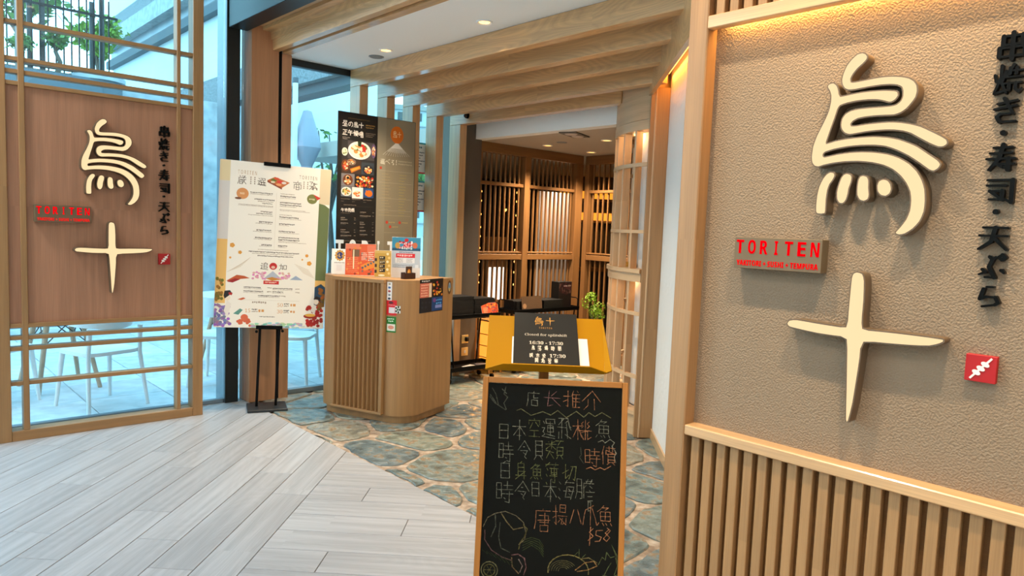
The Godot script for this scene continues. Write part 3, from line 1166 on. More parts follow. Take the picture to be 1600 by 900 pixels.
func downlight(at: Vector3, e: float, label: String, group: String) -> void:
	var t := thing("downlight", label, "downlight", at, 0.0, group)
	part("trim_ring", lathe([Vector2(0.038, -0.002), Vector2(0.05, -0.008), Vector2(0.056, -0.004), Vector2(0.056, 0.0)]), M.white_paint, t)
	part("bulb", lathe([Vector2(0.0, -0.003), Vector2(0.036, -0.003), Vector2(0.036, 0.0), Vector2(0.0, 0.0)]), M.candle_glow, t)
	var l := SpotLight3D.new()
	l.name = "downlight_light"
	l.light_color = Color(1.0, 0.91, 0.78)
	l.light_energy = e
	l.light_size = 0.035
	l.spot_angle = 55.0
	l.spot_angle_attenuation = 0.9
	l.shadow_enabled = true
	l.spot_range = 8.0
	l.position.y = -0.015
	l.rotation.x = -PI / 2
	t.add_child(l)


# ---------------------------------------------------------------- steel and glass towards the terrace

func glass_front() -> void:
	var mull := frame_node("trim_2", "dark steel mullion of the glass front beside the wooden column", Vector3(2.16, 0, -5.71))
	slab("flange", Vector3(0.0, 0, -0.02), Vector3(0.105, 3.9, 0.0), M.steel_dark, mull, 0.002)
	slab("web", Vector3(0.002, 0, -0.21), Vector3(0.02, 3.9, -0.0205), M.steel_grey, mull, 0.002)
	slab("cover", Vector3(0.021, 0, -0.21), Vector3(0.105, 3.9, -0.0205), M.steel_grey, mull, 0.002)
	slab_struct("trim_3", "dark steel beam running above the oak header", Vector3(2.17, 2.99, -5.70), Vector3(2.315, 3.25, -0.5), M.steel_dark, 0.003)
	for k in 3:
		var x: float = [-1.2, -3.2, -5.2][k]
		slab_struct("trim_%d" % (4 + k), "grey steel mullion of the glass front, %s past the lattice screen" % ["first", "second", "third"][k], Vector3(x, 0, -5.95), Vector3(x + 0.06, 3.9, -5.71), M.steel_grey, 0.002)
	var w1 := frame_node("window_1", "tall glass front between the hall and the terrace", Vector3(0, 0, -5.77))
	slab("pane", Vector3(-6.0, 0.03, -0.006), Vector3(2.16, 3.9, 0.006), M.clear_glass, w1, 0.0)
	slab("sill", Vector3(-6.0, 0.0, -0.03), Vector3(2.16, 0.03, 0.03), M.steel_grey, w1, 0.002)
	slab("narrow_pane", Vector3(2.266, 0.03, -0.006), Vector3(2.315, 3.9, 0.006), M.clear_glass, w1, 0.0)
	# the wooden column that carries the header
	var c := frame_node("column", "wooden column with a black shutter track beside the window", Vector3(0, 0, -5.62))
	slab("face_board", Vector3(2.318, 0, -0.20), Vector3(2.545, 3.30, 0.0), M.column_wood, c, 0.003)
	slab("shutter_track", Vector3(2.5455, 0, -0.2), Vector3(2.5715, 2.93, -0.006), M.black_metal, c, 0.001)
	slab("inner_board", Vector3(2.572, 0, -0.20), Vector3(2.655, 2.8555, 0.0), M.column_wood, c, 0.003)
	var w2 := frame_node("window_2", "floor-to-ceiling window between the column and the portal frames", Vector3(0, 0, -5.75))
	slab("pane", Vector3(2.656, 0.04, -0.006), Vector3(4.56, 2.80, 0.006), M.clear_glass, w2, 0.0)
	slab("head_frame", Vector3(2.656, 2.80, -0.035), Vector3(4.56, 2.857, 0.03), M.steel_dark, w2, 0.002)
	slab("sill", Vector3(2.656, 0.0, -0.035), Vector3(4.56, 0.04, 0.03), M.steel_grey, w2, 0.002)
	slab_struct("wall_terrace", "white wall over the entrance window", Vector3(2.42, 2.857, -5.95), Vector3(4.7, 3.9, -5.72), M.facade_white)
	# two notices taped to the window
	for k in 2:
		var art := Art.new(160, 200, Color(0.93, 0.96, 0.97))
		art.rect(0, 0, 160, 10, Color(0.25, 0.65, 0.75))
		art.rect(0, 190, 160, 10, Color(0.85, 0.25, 0.3))
		greek(art, 60, 24, 50, 14, Color(0.25, 0.5, 0.6))
		for r in 6:
			greek(art, 14, 60 + r * 18, 110 - (r % 3) * 18, 9, Color(0.3, 0.4, 0.5))
		single("window_notice", ["white notice with a red foot taped to the window glass, the upper of two", "white notice with a red foot taped to the window glass, the lower of two"][k], "notice", printed(0.24, 0.30, 0.001), print_mat("notice_%d" % k, art), Vector3(4.03, 2.16 - k * 0.37, -5.742), Vector3.ZERO, "notices on the window")


# ---------------------------------------------------------------- the dining room seen through the slats

func slat_partition(called: String, label: String, at: Vector3, turn: float, w: float, bays: Array) -> void:
	var p := frame_node(called, label, at, turn)
	slab("head_rail", Vector3(0, 2.30, -0.05), Vector3(w, 2.3995, 0.05), M.dark_slat, p, 0.003)
	slab("upper_rail", Vector3(0, 1.965, -0.03), Vector3(w, 2.0, 0.03), M.dark_slat, p, 0.003)
	slab("middle_rail", Vector3(0, 1.175, -0.045), Vector3(w, 1.235, 0.045), M.dark_slat, p, 0.003)
	slab("middle_ledge", Vector3(0, 1.245, -0.035), Vector3(w, 1.262, 0.035), M.dark_slat, p, 0.003)
	slab("foot_rail", Vector3(0, 0, -0.05), Vector3(w, 0.12, 0.05), M.dark_slat, p, 0.003)
	for b in bays:
		if b.size() == 2:
			slab("partition_post", Vector3(b[0], 0.1205, -0.055), Vector3(b[1], 2.2995, 0.055), M.dark_slat, p, 0.003)
			continue
		for i in int(b[2]):
			var x: float = lerpf(b[0], b[1], (i + 0.5) / b[2])
			slab("slat", Vector3(x - 0.009, 0.1205, -0.011), Vector3(x + 0.009, 2.2995, 0.011), M.dark_slat, p, 0.002)


func dining_room() -> void:
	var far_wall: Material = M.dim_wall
	slab_struct("wall_pillar", "dark grey wall return beside the last portal frame", Vector3(4.465, 0, -5.98), Vector3(4.70, 3.0, -5.60), M.grey_wall)
	slat_partition("partition", "brown slatted timber partition facing the entrance", Vector3(4.705, 0, -5.70), 0.0, 1.62, [[0.0, 0.04], [0.05, 0.66, 9], [0.67, 0.75], [0.76, 1.50, 11], [1.50, 1.62]])
	slat_partition("partition", "brown slatted timber partition turning the corner beside the curved cabinet", Vector3(6.40, 0, -5.64), -PI / 2, 3.0, [[0.0, 0.06], [0.06, 1.3, 16], [1.3, 1.4], [1.4, 2.9, 19]])
	# a shell round the room: side wall along the terrace, far walls, ceiling, floor
	var s := Shape.new()
	s.add_extrusion(PackedVector2Array([Vector2(4.70, 6.1), Vector2(7.6, 9.8), Vector2(7.7, 9.7), Vector2(4.76, 5.94)]), 0.0, 3.0, Vector2.ONE, Vector2.ZERO, true, false, Transform3D(Basis(Vector3.RIGHT, Vector3(0, 0, -1), Vector3.UP), Vector3.ZERO))
	struct("wall_outer", "outer wall of the dining room along the terrace", s.mesh(), M.blue_panel)
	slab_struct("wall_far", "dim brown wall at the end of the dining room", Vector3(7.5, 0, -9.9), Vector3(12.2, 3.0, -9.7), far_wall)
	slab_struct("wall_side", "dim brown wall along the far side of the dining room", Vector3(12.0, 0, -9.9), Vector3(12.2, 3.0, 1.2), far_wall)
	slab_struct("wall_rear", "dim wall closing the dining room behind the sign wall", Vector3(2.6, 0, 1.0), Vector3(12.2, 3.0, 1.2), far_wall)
	slab_struct("ceiling", "low taupe ceiling of the dining room", Vector3(4.74, 2.40, -9.9), Vector3(12.2, 2.6, 1.2), M.inner_ceiling)
	slab_struct("ceiling", "plain roof slab over the corner behind the diagonal wall", Vector3(2.6, 2.858, -1.3), Vector3(4.74, 3.0, 1.2), M.ceiling_white)
	slab_struct("floor", "dark timber floor of the dining room", Vector3(4.5, -0.2, -9.9), Vector3(12.2, -0.013, 1.2), plain("dining_floor", Color(0.30, 0.24, 0.19), 0.5))
	# a pale panel behind the second bay, and a lit back bar through the far bay
	single("pale_screen", "pale grey fabric screen standing behind the slatted partition", "screen", board(0.66, 2.0, 0.03, 0.004), plain("pale_fabric", Color(0.80, 0.78, 0.78), 0.8), Vector3(6.62, 1.0, -6.35))
	for k in 6:  # strings of glowing beads, added for the glints between the slats
		var bs := thing("glint_string", "string of glowing beads added for glints behind the slats, %s from the grey pillar" % ["first", "second", "third", "fourth", "fifth", "sixth"][k], "glint beads", Vector3(4.98 + k * 0.235 + (k % 2) * 0.05, 2.3995, -6.15 - (k % 3) * 0.16), 0.0, "added glint strings behind the slats")
		part("wire", tube([Vector3.ZERO, Vector3(0, -1.75, 0)], 0.003, -1.0, 5), M.black_metal, bs)
		for j in 9:
			part("bulb", lathe([Vector2(0, -0.014), Vector2(0.009, -0.008), Vector2(0.009, 0.008), Vector2(0, 0.014)], 8), M.candle_glow, bs, Vector3(0.0, -0.42 - j * 0.14 - rng.randf() * 0.06, 0))
	var lp := thing("glow_panel", "upright white glowing panel standing in for a bright window behind the slats", "lamp", Vector3(6.04, 0, -6.85))  # added glowing panel that stands in for a bright window
	part("frame", board(0.34, 1.40, 0.05, 0.004), M.dark_slat, lp, Vector3(0, 0.7, 0))
	part("light_face", board(0.26, 0.42, 0.01, 0.002), glow("white_glow", Color(1.0, 0.96, 0.9), 1.6), lp, Vector3(0, 0.80, 0.031))
	downlight(Vector3(6.62, 2.40, -6.08), 2.2, "added downlight behind the slats, brightening the pale screen", "added downlights behind the partition")  # an added lamp, there to brighten the pale screen
	var bar := thing("back_bar", "dark back bar with glowing shelves behind the partition corner", "shelf unit", Vector3(9.3, 0, -6.6), -0.7)
	slab("carcass", Vector3(-1.6, 0, -0.35), Vector3(1.6, 2.39, -0.3), M.grey_wall, bar)
	slab("counter_top", Vector3(-1.6, 0.9, -0.3), Vector3(1.6, 0.95, 0.1), M.dark_slat, bar)
	for k in 2:
		slab("shelf", Vector3(-1.6, 1.66 + k * 0.34, -0.3), Vector3(1.6, 1.69 + k * 0.34, 0.0), M.dark_slat, bar)
		slab("shelf_light", Vector3(-1.6, 1.70 + k * 0.34, -0.295), Vector3(1.6, 1.82 + k * 0.34, -0.28), M.shoji_glow, bar)
	for k in 8:  # added lamps that only supply warm glints through the slats
		var at := Vector3(5.5 + (k % 4) * 1.0 + 0.2 * (k / 4), 2.40, -6.9 - (k / 4) * 1.3 - (k % 3) * 0.3)
		var t := thing("added_pendant_lamp", "small warm pendant lamp added for glints behind the slats", "pendant lamp", at, 0.0, "added pendant lamps in the dining room")
		part("cord", tube([Vector3.ZERO, Vector3(0, -0.5, 0)], 0.004, -1.0, 6), M.black_metal, t)
		part("shade", lathe([Vector2(0.06, -0.62), Vector2(0.055, -0.55), Vector2(0.012, -0.5), Vector2(0.0, -0.5)], 14), M.black_metal, t)
		part("bulb", lathe([Vector2(0.0, -0.66), Vector2(0.022, -0.64), Vector2(0.022, -0.6), Vector2(0.0, -0.57)], 12), M.candle_glow, t)
		var l := OmniLight3D.new()
		l.name = "pendant_light"
		l.light_color = Color(1.0, 0.72, 0.4)
		l.light_energy = 0.06
		l.light_size = 0.02
		l.shadow_enabled = true
		l.position = Vector3(0, -0.62, 0)
		t.add_child(l)


# ---------------------------------------------------------------- the lattice screen on the left

func sign_screen() -> void:
	var t := thing("lattice_screen", "tall oak lattice screen with a walnut-brown sign panel standing before the glass", "screen", Vector3(0, 0, -5.46))
	slab("post", Vector3(0.59, 0, -0.11), Vector3(0.697, 3.3, 0), M.screen_oak, t)
	slab("post", Vector3(1.823, 0, -0.11), Vector3(1.896, 3.3, 0), M.screen_oak, t)
	slab("bottom_rail", Vector3(0.6975, 0, -0.11), Vector3(1.8225, 0.066, -0.002), M.screen_oak, t)
	slab("top_rail", Vector3(0.6975, 3.23, -0.11), Vector3(1.8225, 3.3, -0.002), M.screen_oak, t)
	for x in [[0.763, 0.797], [1.712, 1.738]]:
		slab("mullion", Vector3(x[0], 0.0665, -0.085), Vector3(x[1], 3.2295, -0.004), M.screen_oak, t)
	for y in [2.663, 2.437, 2.359, 0.665, 0.594, 0.366]:
		slab("rail", Vector3(0.6975, y, -0.08), Vector3(1.8225, y + 0.026, -0.010), M.screen_oak, t, 0.002)
	slab("panel_rail", Vector3(0.6975, 2.286, -0.08), Vector3(1.8225, 2.312, -0.006), M.screen_oak, t, 0.002)
	slab("panel_rail", Vector3(0.6975, 0.745, -0.08), Vector3(1.8225, 0.772, -0.006), M.screen_oak, t, 0.002)
	slab("sign_panel", Vector3(0.6975, 0.7725, -0.06), Vector3(1.8225, 2.2855, -0.024), M.screen_panel, t, 0.0, 1)


# ---------------------------------------------------------------- the signs, on the plaster wall and on the screen

const BIRD_TOP := "-60,283 -51,278 -46,270 -48,262 -59,251 -74,239 -87,223 -94,208 -91,195 -77,194 -50,196 -19,199 11,200 37,198 63,193 83,186 96,176 104,163 106,146 103,129 93,114 80,98 65,88 46,83 20,85 -11,86 -41,85 -62,82 -77,74 -83,64 -79,56 -60,56 -32,59 2,60 38,60 68,56 97,49 126,39 154,23 180,8 197,-4 199,-15 189,-22 176,-21 151,-8 125,8 99,25 76,33 50,38 23,40 -7,40 -38,38 -62,35 -83,33 -97,39 -107,51 -110,66 -108,84 -98,98 -81,106 -57,109 -22,109 11,108 38,108 54,111 66,122 70,136 69,154 64,166 49,174 26,178 -1,179 -28,178 -55,176 -79,174 -97,175 -108,181 -116,195 -118,211 -114,230 -105,252 -90,270 -75,282"
const BIRD_BODY := "-146,201 -160,198 -163,191 -154,178 -148,161 -148,139 -152,113 -161,89 -174,60 -186,35 -194,10 -197,-3 -199,-37 -195,-54 -186,-64 -174,-66 -160,-61 -127,-55 -87,-52 -44,-53 -3,-59 32,-69 59,-83 83,-104 101,-128 113,-153 117,-181 116,-212 107,-239 92,-262 78,-279 91,-283 106,-279 127,-263 144,-240 153,-211 153,-178 149,-144 139,-117 123,-91 100,-68 69,-49 36,-37 -2,-30 -40,-27 -78,-27 -117,-31 -163,-40 -164,-25 -157,-18 -126,-10 -83,-4 -41,-3 0,-5 34,-11 67,-25 101,-44 134,-68 160,-89 171,-92 182,-83 186,-73 176,-61 147,-40 118,-18 95,-7 65,6 32,14 -9,19 -50,19 -92,17 -128,12 -159,3 -153,25 -143,61 -134,90 -127,118 -120,129 -94,135 -66,138 -31,138 -4,135 16,129 28,124 36,123 47,129 54,140 51,151 41,154 14,158 -20,160 -54,160 -89,157 -124,152 -129,177 -135,192"
const BIRD_DABS := ["-133,-87 -122,-90 -120,-99 -126,-112 -136,-126 -141,-146 -143,-176 -142,-206 -142,-221 -167,-221 -171,-214 -172,-191 -171,-161 -166,-131 -154,-105 -144,-93", "-80,-93 -69,-97 -65,-106 -67,-122 -73,-140 -74,-158 -78,-176 -86,-187 -97,-186 -105,-174 -107,-151 -103,-129 -96,-105 -89,-96", "-29,-101 -18,-105 -13,-116 -12,-141 -8,-162 -11,-175 -23,-180 -35,-175 -43,-160 -44,-133 -42,-112 -37,-103", "32,-114 44,-118 53,-130 56,-146 52,-158 41,-165 27,-161 18,-149 16,-131 20,-119"]
const CROSS := "-24,244 -7,240 -1,219 2,154 1,101 3,61 53,63 113,64 182,64 242,63 227,51 200,40 150,35 80,31 4,28 4,-32 -1,-100 -7,-182 -17,-244 -22,-240 -27,-138 -33,-38 -37,34 -86,33 -141,34 -205,40 -234,43 -242,52 -234,64 -207,68 -143,64 -82,62 -39,61 -40,116 -39,176 -38,230 -33,240"
const COLUMN := [["串", 2.065, 0.076, "skewer"], ["焼", 1.975, 0.08, "grill"], ["き", 1.889, 0.068, "hiragana"], ["・", 1.8255, 0.015, "dot"], ["寿", 1.7575, 0.074, "longevity"], ["司", 1.6665, 0.074, "officer"], ["・", 1.604, 0.015, "dot"], ["天", 1.532, 0.074, "heaven"], ["ぷ", 1.45, 0.070, "hiragana"], ["ら", 1.3645, 0.068, "hiragana"]]


# an illuminated stroke: a brown return with a lit face let into its front
func lit_stroke(text: String, root: Node3D, depth: float) -> void:
	var face := outline(text)
	var c := Curve2D.new()
	# round off the traced corners a little
	var fine := PackedVector2Array()
	for i in face.size():
		var p := face[(i + face.size() - 1) % face.size()]
		var a := face[i]
		var b := face[(i + 1) % face.size()]
		fine.append(a.lerp(p, 0.22) * 0.5 + a.lerp(a * 0.9 + b * 0.1, 1.0) * 0.5)
		fine.append(a.lerp(b, 0.45))
	c = null
	var rim := Geometry2D.offset_polygon(fine, 0.0042, Geometry2D.JOIN_ROUND)
	var s := Shape.new()
	s.add_extrusion(rim[0], 0.0005, depth, Vector2.ONE, Vector2.ZERO, true, true)
	var st := part("stroke", s.mesh(), M.rim_brown, root)
	var f := Shape.new()
	f.add_extrusion(fine, depth - 0.002, depth + 0.0012, Vector2.ONE, Vector2.ZERO, false, true)
	part("lit_face", f.mesh(), M.lit_face, st)


func sign_set(base: Transform3D, dy: float, where: String, wall: String, ds: float) -> void:
	# s runs along the wall to the right, y is height; signs stand out along local z
	var place := func(o: Node3D, s: float, y: float) -> void:
		o.transform = base * Transform3D(Basis.IDENTITY, Vector3(s, y, 0))
	var bird := thing("bird_sign", "glowing ivory character shaped like a stylised bird, %s" % where, "sign", Vector3.ZERO, 0.0, "glowing characters")
	for t in [BIRD_TOP, BIRD_BODY] + BIRD_DABS:
		lit_stroke(t, bird, 0.053)
	place.call(bird, -0.88 + ds, 1.814 + dy)
	var cross := thing("cross_sign", "glowing ivory cross-shaped character with a pointed foot, %s" % where, "sign", Vector3.ZERO, 0.0, "glowing characters")
	lit_stroke(CROSS, cross, 0.053)
	place.call(cross, -0.881 + ds, 1.163 + dy)
	var box := thing("name_sign", "small brown sign box with glowing red lettering, %s" % where, "sign", Vector3.ZERO, 0.0, "red-lettered sign boxes")
	part("box", board(0.319, 0.112, 0.05, 0.0015, false), M.sign_brown, box, Vector3(0, 0, 0.0255))
	var chars := "TORITEN"
	for i in 7:
		var tm := letters(chars[i], "Droid Sans", true, 0.003 / 0.031)
		var o := part("red_letter", tm, M.red_letter, box, Vector3.ZERO)
		var w := tm.get_aabb().size.x
		var wide: float = 0.0285 if chars[i] != "I" else 0.0115
		o.scale = Vector3(wide / maxf(w, 0.01), 0.048, 0.031)
		o.position = Vector3(-0.137 + i * 0.0455 - (wide * 0.5) - tm.get_aabb().position.x * o.scale.x, -0.0025 - baseline("Droid Sans", true) * 0.048, 0.0505)
	var small := letters("YAKITORI + SUSHI + TEMPURA", "Droid Sans", true, 0.1)
	var so := part("small_lettering", small, M.red_letter, box)
	var sw := small.get_aabb()
	so.scale = Vector3(0.297 / sw.size.x, 0.019, 0.03)
	so.position = Vector3(-0.1475 - sw.position.x * so.scale.x, -0.0455 - baseline("Droid Sans", true) * 0.019, 0.0505)
	place.call(box, -1.1825 + ds, 1.4505 + dy)
	var sq := thing("skewer_sign", "square red sign with a white skewer, %s" % where, "sign", Vector3.ZERO, 0.0, "red skewer signs")
	part("plate", board(0.078, 0.078, 0.020, 0.001, false), M.sign_red, sq, Vector3(0, 0, 0.0105))
	var s := Shape.new()
	var d := Vector2(0.62, 0.78).normalized()
	var n := Vector2(-d.y, d.x)
	s.add_extrusion(PackedVector2Array([-d * 0.04 + n * 0.0028, -d * 0.04 - n * 0.0028, d * 0.042 - n * 0.0028, d * 0.042 + n * 0.0028]), 0.0205, 0.0222)
	for k in 3:
		var e := PackedVector2Array()
		for i in 16:
			var a := TAU * i / 16
			e.append(d * (-0.0155 + 0.0165 * k) + n * cos(a) * 0.0125 + d * sin(a) * 0.0066 + Vector2(0, -cos(a) * 0.002))
		s.add_extrusion(e, 0.0205, 0.0226 + 0.0001 * k)
	part("emblem", s.mesh(), M.white_card, sq)
	place.call(sq, -0.553 + ds, 1.152 + dy)
	for i in COLUMN.size():
		var c: Array = COLUMN[i]
		var words := "%s in the black column %s" % [["topmost, skewer-shaped character", "second character, dense and flame-like,", "third character, rounded with a hook,", "upper of two small dots", "barred brush character below the upper dot", "boxy character above the lower dot", "lower of two small dots", "two-legged character below the lower dot", "second-lowest character, with a small ring,", "lowest, hook-shaped character"][i], wall]
		var mesh: Mesh
		if c[0] == "・":
			var ds2 := Shape.new()
			ds2.add_extrusion(circle(Vector2.ZERO, c[2] / 2), 0.0005, 0.02, Vector2.ONE, Vector2.ZERO, true, true)
			mesh = ds2.mesh()
		else:
			mesh = char_solid(c[0], 0.072, c[2], 0.02, 0.085 if c[0] != "焼" else 0.062, 0.155 if c[0] != "焼" else 0.105)
		var o := single("raised_character", words, "lettering", mesh, M.black_paint, Vector3.ZERO, Vector3.ZERO, "raised characters %s" % wall)
		place.call(o, -0.553 + ds, float(c[1]) + dy)


func signs() -> void:
	sign_set(Transform3D(Basis(Vector3.UP, -PI / 2), Vector3(2.3948, 0, 0)), 0.0, "on the beige plaster wall", "on the plaster wall", 0.0)
	sign_set(Transform3D(Basis.IDENTITY, Vector3(2.178, 0, -5.4838)), 0.038, "on the brown panel of the lattice screen", "on the screen panel", 0.0)


# ---------------------------------------------------------------- menu poster on its stand

func paint_menu() -> Art:
	# 100 units wide, 155.7 high
	var k := 6.0
	var a := Art.new(600, 934, Color(0.97, 0.94, 0.88))
	var brown := Color(0.36, 0.30, 0.24)
	var faint := Color(0.62, 0.54, 0.45)
	a.rect(0, 0, 9 * k, 19 * k, Color(0.90, 0.82, 0.64))
	a.rect(0, 19 * k, 9 * k, 54 * k, Color(0.85, 0.82, 0.79))
	a.rect(0, 73 * k, 9 * k, 60 * k, Color(0.93, 0.74, 0.42))
	a.rect(90 * k, 0, 10 * k, 34 * k, Color(0.88, 0.80, 0.66))
	a.poly(PackedVector2Array([Vector2(540, 200), Vector2(572, 206), Vector2(600, 225), Vector2(600, 650), Vector2(540, 650)]), Color(0.42, 0.47, 0.29))
	a.rect(540, 650, 60, 40, Color(0.92, 0.72, 0.4))
	a.poly(PackedVector2Array([Vector2(540, 690), Vector2(575, 670), Vector2(600, 690), Vector2(600, 800), Vector2(540, 800)]), Color(0.16, 0.28, 0.38))
	type_text(a, "TORITEN", 15.5 * k, 8.2 * k, 3.4 * k, Color(0.74, 0.58, 0.38), "Droid Sans", false, 0.62, 0.0, 7.0)
	type_text(a, "TORITEN", 70.5 * k, 8.0 * k, 3.4 * k, Color(0.52, 0.42, 0.33), "Droid Sans", false, 0.62, 0.0, 7.0)
	for c in [["厳", 15.5, 13.2], ["選", 33.0, 13.2], ["商", 65.0, 13.4], ["務", 80.0, 13.0]]:
		write_char(a, c[0], Rect2(c[1] * k, c[2] * k, 7.6 * k, 7.8 * k), 3.0, brown)
	for x in [26.5, 30.0, 74.5, 78.0]:
		for r in 4:
			a.rect(x * k, (13.5 + r * 1.9) * k, 1.0 * k, 1.2 * k, faint)
	# a box of sushi
	a.poly(PackedVector2Array([Vector2(250, 92), Vector2(290, 70), Vector2(372, 96), Vector2(330, 128)]), Color(0.78, 0.42, 0.20))
	a.poly(PackedVector2Array([Vector2(250, 92), Vector2(330, 128), Vector2(330, 138), Vector2(250, 102)]), Color(0.55, 0.24, 0.12))
	for c in [[285, 88, 16, 8, Color(0.42, 0.45, 0.14)], [300, 80, 14, 7, Color(0.84, 0.30, 0.16)], [318, 96, 17, 8, Color(0.86, 0.24, 0.20)], [340, 100, 13, 7, Color(0.92, 0.85, 0.8)], [312, 112, 15, 7, Color(0.93, 0.62, 0.4)], [280, 100, 12, 6, Color(0.9, 0.84, 0.7)]]:
		a.ell(c[0], c[1], c[2], c[3], c[4])
	a.ell(122, 178, 32, 31, Color(0.86, 0.58, 0.34))
	type_text(a, "$60", 108, 172, 11, Color(0.95, 0.85, 0.7))
	a.ell(100, 206, 18, 6, Color(0.45, 0.26, 0.14))
	a.ell(500, 178, 29, 28, Color(0.50, 0.50, 0.26))
	a.poly(PackedVector2Array([Vector2(505, 150), Vector2(548, 168), Vector2(530, 182)]), Color(0.83, 0.22, 0.16))
	greek(a, 484, 174, 32, 9, Color(0.9, 0.85, 0.7))
	for r in [[27, 164, 20, brown, 7], [27, 174, 20, faint, 4], [31, 200, 18, brown, 7], [34, 212, 14, faint, 5], [38, 222, 9, brown, 6], [17, 236, 31, faint, 4], [17, 242, 31, faint, 3], [37, 268, 11, brown, 7], [33, 280, 15, brown, 6], [26, 291, 22, faint, 4], [36, 325, 12, brown, 8], [33, 336, 15, faint, 4], [34, 372, 14, brown, 8], [31, 383, 17, faint, 4], [33, 416, 15, brown, 8], [32, 426, 16, faint, 4], [39, 455, 9, brown, 8], [37, 465, 11, faint, 3]]:
		greek(a, r[0] * k, r[1], r[2] * k, r[4], r[3])
	for r in [[54, 160, 13, faint, 4], [54, 172, 14, brown, 8], [54, 184, 14, faint, 3], [54, 208, 19, brown, 7], [54, 220, 20, brown, 7], [54, 231, 15, faint, 4], [54, 250, 24, faint, 3], [54, 256, 28, faint, 3], [54, 280, 11, faint, 4], [54, 291, 18, brown, 8], [54, 303, 20, faint, 3], [54, 330, 14, brown, 8], [54, 341, 9, faint, 3], [54, 372, 15, brown, 8], [54, 383, 19, faint, 3], [54, 408, 19, brown, 7], [54, 420, 19, brown, 8], [54, 431, 18, faint, 3], [54, 437, 26, faint, 3], [54, 455, 9, brown, 8], [54, 466, 8, faint, 3]]:
		greek(a, r[0] * k, r[1], r[2] * k, r[4], r[3])
	a.rect(50.5 * k, 160, 1, 320, Color(0.85, 0.79, 0.7))
	for r in [[36, 484, 28, faint, 4], [28, 496, 46, brown, 7], [31, 508, 38, faint, 4], [36, 518, 32, brown, 6]]:
		greek(a, r[0] * k, r[1], r[2] * k, r[4], r[3])
	write_char(a, "追", Rect2(39 * k, 93 * k, 7 * k, 7 * k), 3.0, brown)
	write_char(a, "加", Rect2(56 * k, 93 * k, 7 * k, 7 * k), 3.0, brown)
	a.ell(303, 578, 21, 20, Color(0.78, 0.14, 0.12))
	a.ell(303, 584, 11, 8, Color(0.92, 0.75, 0.66))
	for f in [[80, 470, 13], [122, 508, 10], [72, 540, 6], [486, 508, 9], [502, 552, 13], [462, 532, 5]]:
		for i in 5:
			a.ell(f[0] + cos(TAU * i / 5) * f[2] * 0.55, f[1] + sin(TAU * i / 5) * f[2] * 0.55, f[2] * 0.5, f[2] * 0.5, Color(0.88, 0.60, 0.22))
	# blossom, hills and clouds
	a.poly(PackedVector2Array([Vector2(56, 672), Vector2(110, 636), Vector2(150, 640), Vector2(180, 652), Vector2(120, 660), Vector2(84, 674)]), Color(0.76, 0.34, 0.16))
	a.poly(PackedVector2Array([Vector2(60, 676), Vector2(100, 656), Vector2(130, 660), Vector2(90, 680)]), Color(0.62, 0.10, 0.10))
	a.poly(PackedVector2Array([Vector2(252, 652), Vector2(302, 606), Vector2(356, 652)]), Color(0.72, 0.74, 0.78))
	a.poly(PackedVector2Array([Vector2(398, 652), Vector2(430, 628), Vector2(470, 652)]), Color(0.62, 0.68, 0.76))
	for i in 46:
		var left := i % 2 == 0
		a.ell((228 if left else 362) + rng.randf_range(-34, 34), 634 + rng.randf_range(-19, 19), 7, 6, Color(0.88, 0.50 + rng.randf() * 0.25, 0.62 + rng.randf() * 0.15))
	a.poly(PackedVector2Array([Vector2(266, 650), Vector2(300, 640), Vector2(350, 652), Vector2(300, 662)]), Color(0.80, 0.52, 0.20))
	a.rect(254, 662, 84, 20, Color(0.80, 0.14, 0.14))
	greek(a, 262, 667, 68, 9, Color(0.95, 0.8, 0.7))
	for i in 7:
		a.line(PackedVector2Array([Vector2(60 + i * 12, 620 - i * 8), Vector2(130 + i * 8, 588 - i * 9)]), 1.5, Color(0.82, 0.74, 0.62))
		a.line(PackedVector2Array([Vector2(420 + i * 8, 560 + i * 8), Vector2(500 + i * 6, 590 + i * 8)]), 1.5, Color(0.82, 0.74, 0.62))
	for r in [[25, 700, 16, brown], [25, 722, 18, brown], [51, 702, 18, brown], [51, 722, 10, brown], [38, 746, 20, brown]]:
		greek(a, r[0] * k, r[1], r[2] * k, 7, r[3])
		greek(a, r[0] * k, r[1] + 10, r[2] * k, 3, faint)
		greek(a, (r[0] + 21) * k, r[1], 4 * k, 6, faint)
	a.rect(20 * k, 775, 56 * k, 1, Color(0.8, 0.74, 0.66))
	var gold := Color(0.85, 0.60, 0.34)
	greek(a, 33 * k, 782, 14 * k, 12, Color(0.68, 0.6, 0.52))
	for c in [["15", 27, 826], ["50", 56, 790], ["30", 56, 828]]:
		type_text(a, c[0], c[1] * k, c[2], 21, gold, "Droid Serif", false)
		greek(a, (c[1] + 6) * k, c[2], 5 * k, 8, brown)
		greek(a, (c[1] + 6) * k, c[2] + 12, 5 * k, 7, faint)
		greek(a, (c[1] + 12) * k, c[2] + 2, 6.5 * k, 17, gold)
	greek(a, 40 * k, 868, 14 * k, 5, brown)
	# painted ladies at both lower corners, waves and an octopus
	for i in 60:
		a.ell(40 + rng.randf_range(-40, 45), 850 + rng.randf_range(-45, 80), 9, 8, Color(0.42 + rng.randf() * 0.25, 0.36 + rng.randf() * 0.2, 0.58 + rng.randf() * 0.2))
	for i in 22:
		a.ell(14 + rng.randf_range(-14, 26), 720 + rng.randf_range(-60, 60), 8, 9, Color(0.42 + rng.randf() * 0.3, 0.42, 0.1))
	a.ell(66, 765, 15, 18, Color(0.95, 0.88, 0.78))
	a.poly(PackedVector2Array([Vector2(46, 755), Vector2(50, 728), Vector2(78, 724), Vector2(92, 744), Vector2(78, 750), Vector2(52, 772)]), Color(0.10, 0.08, 0.08))
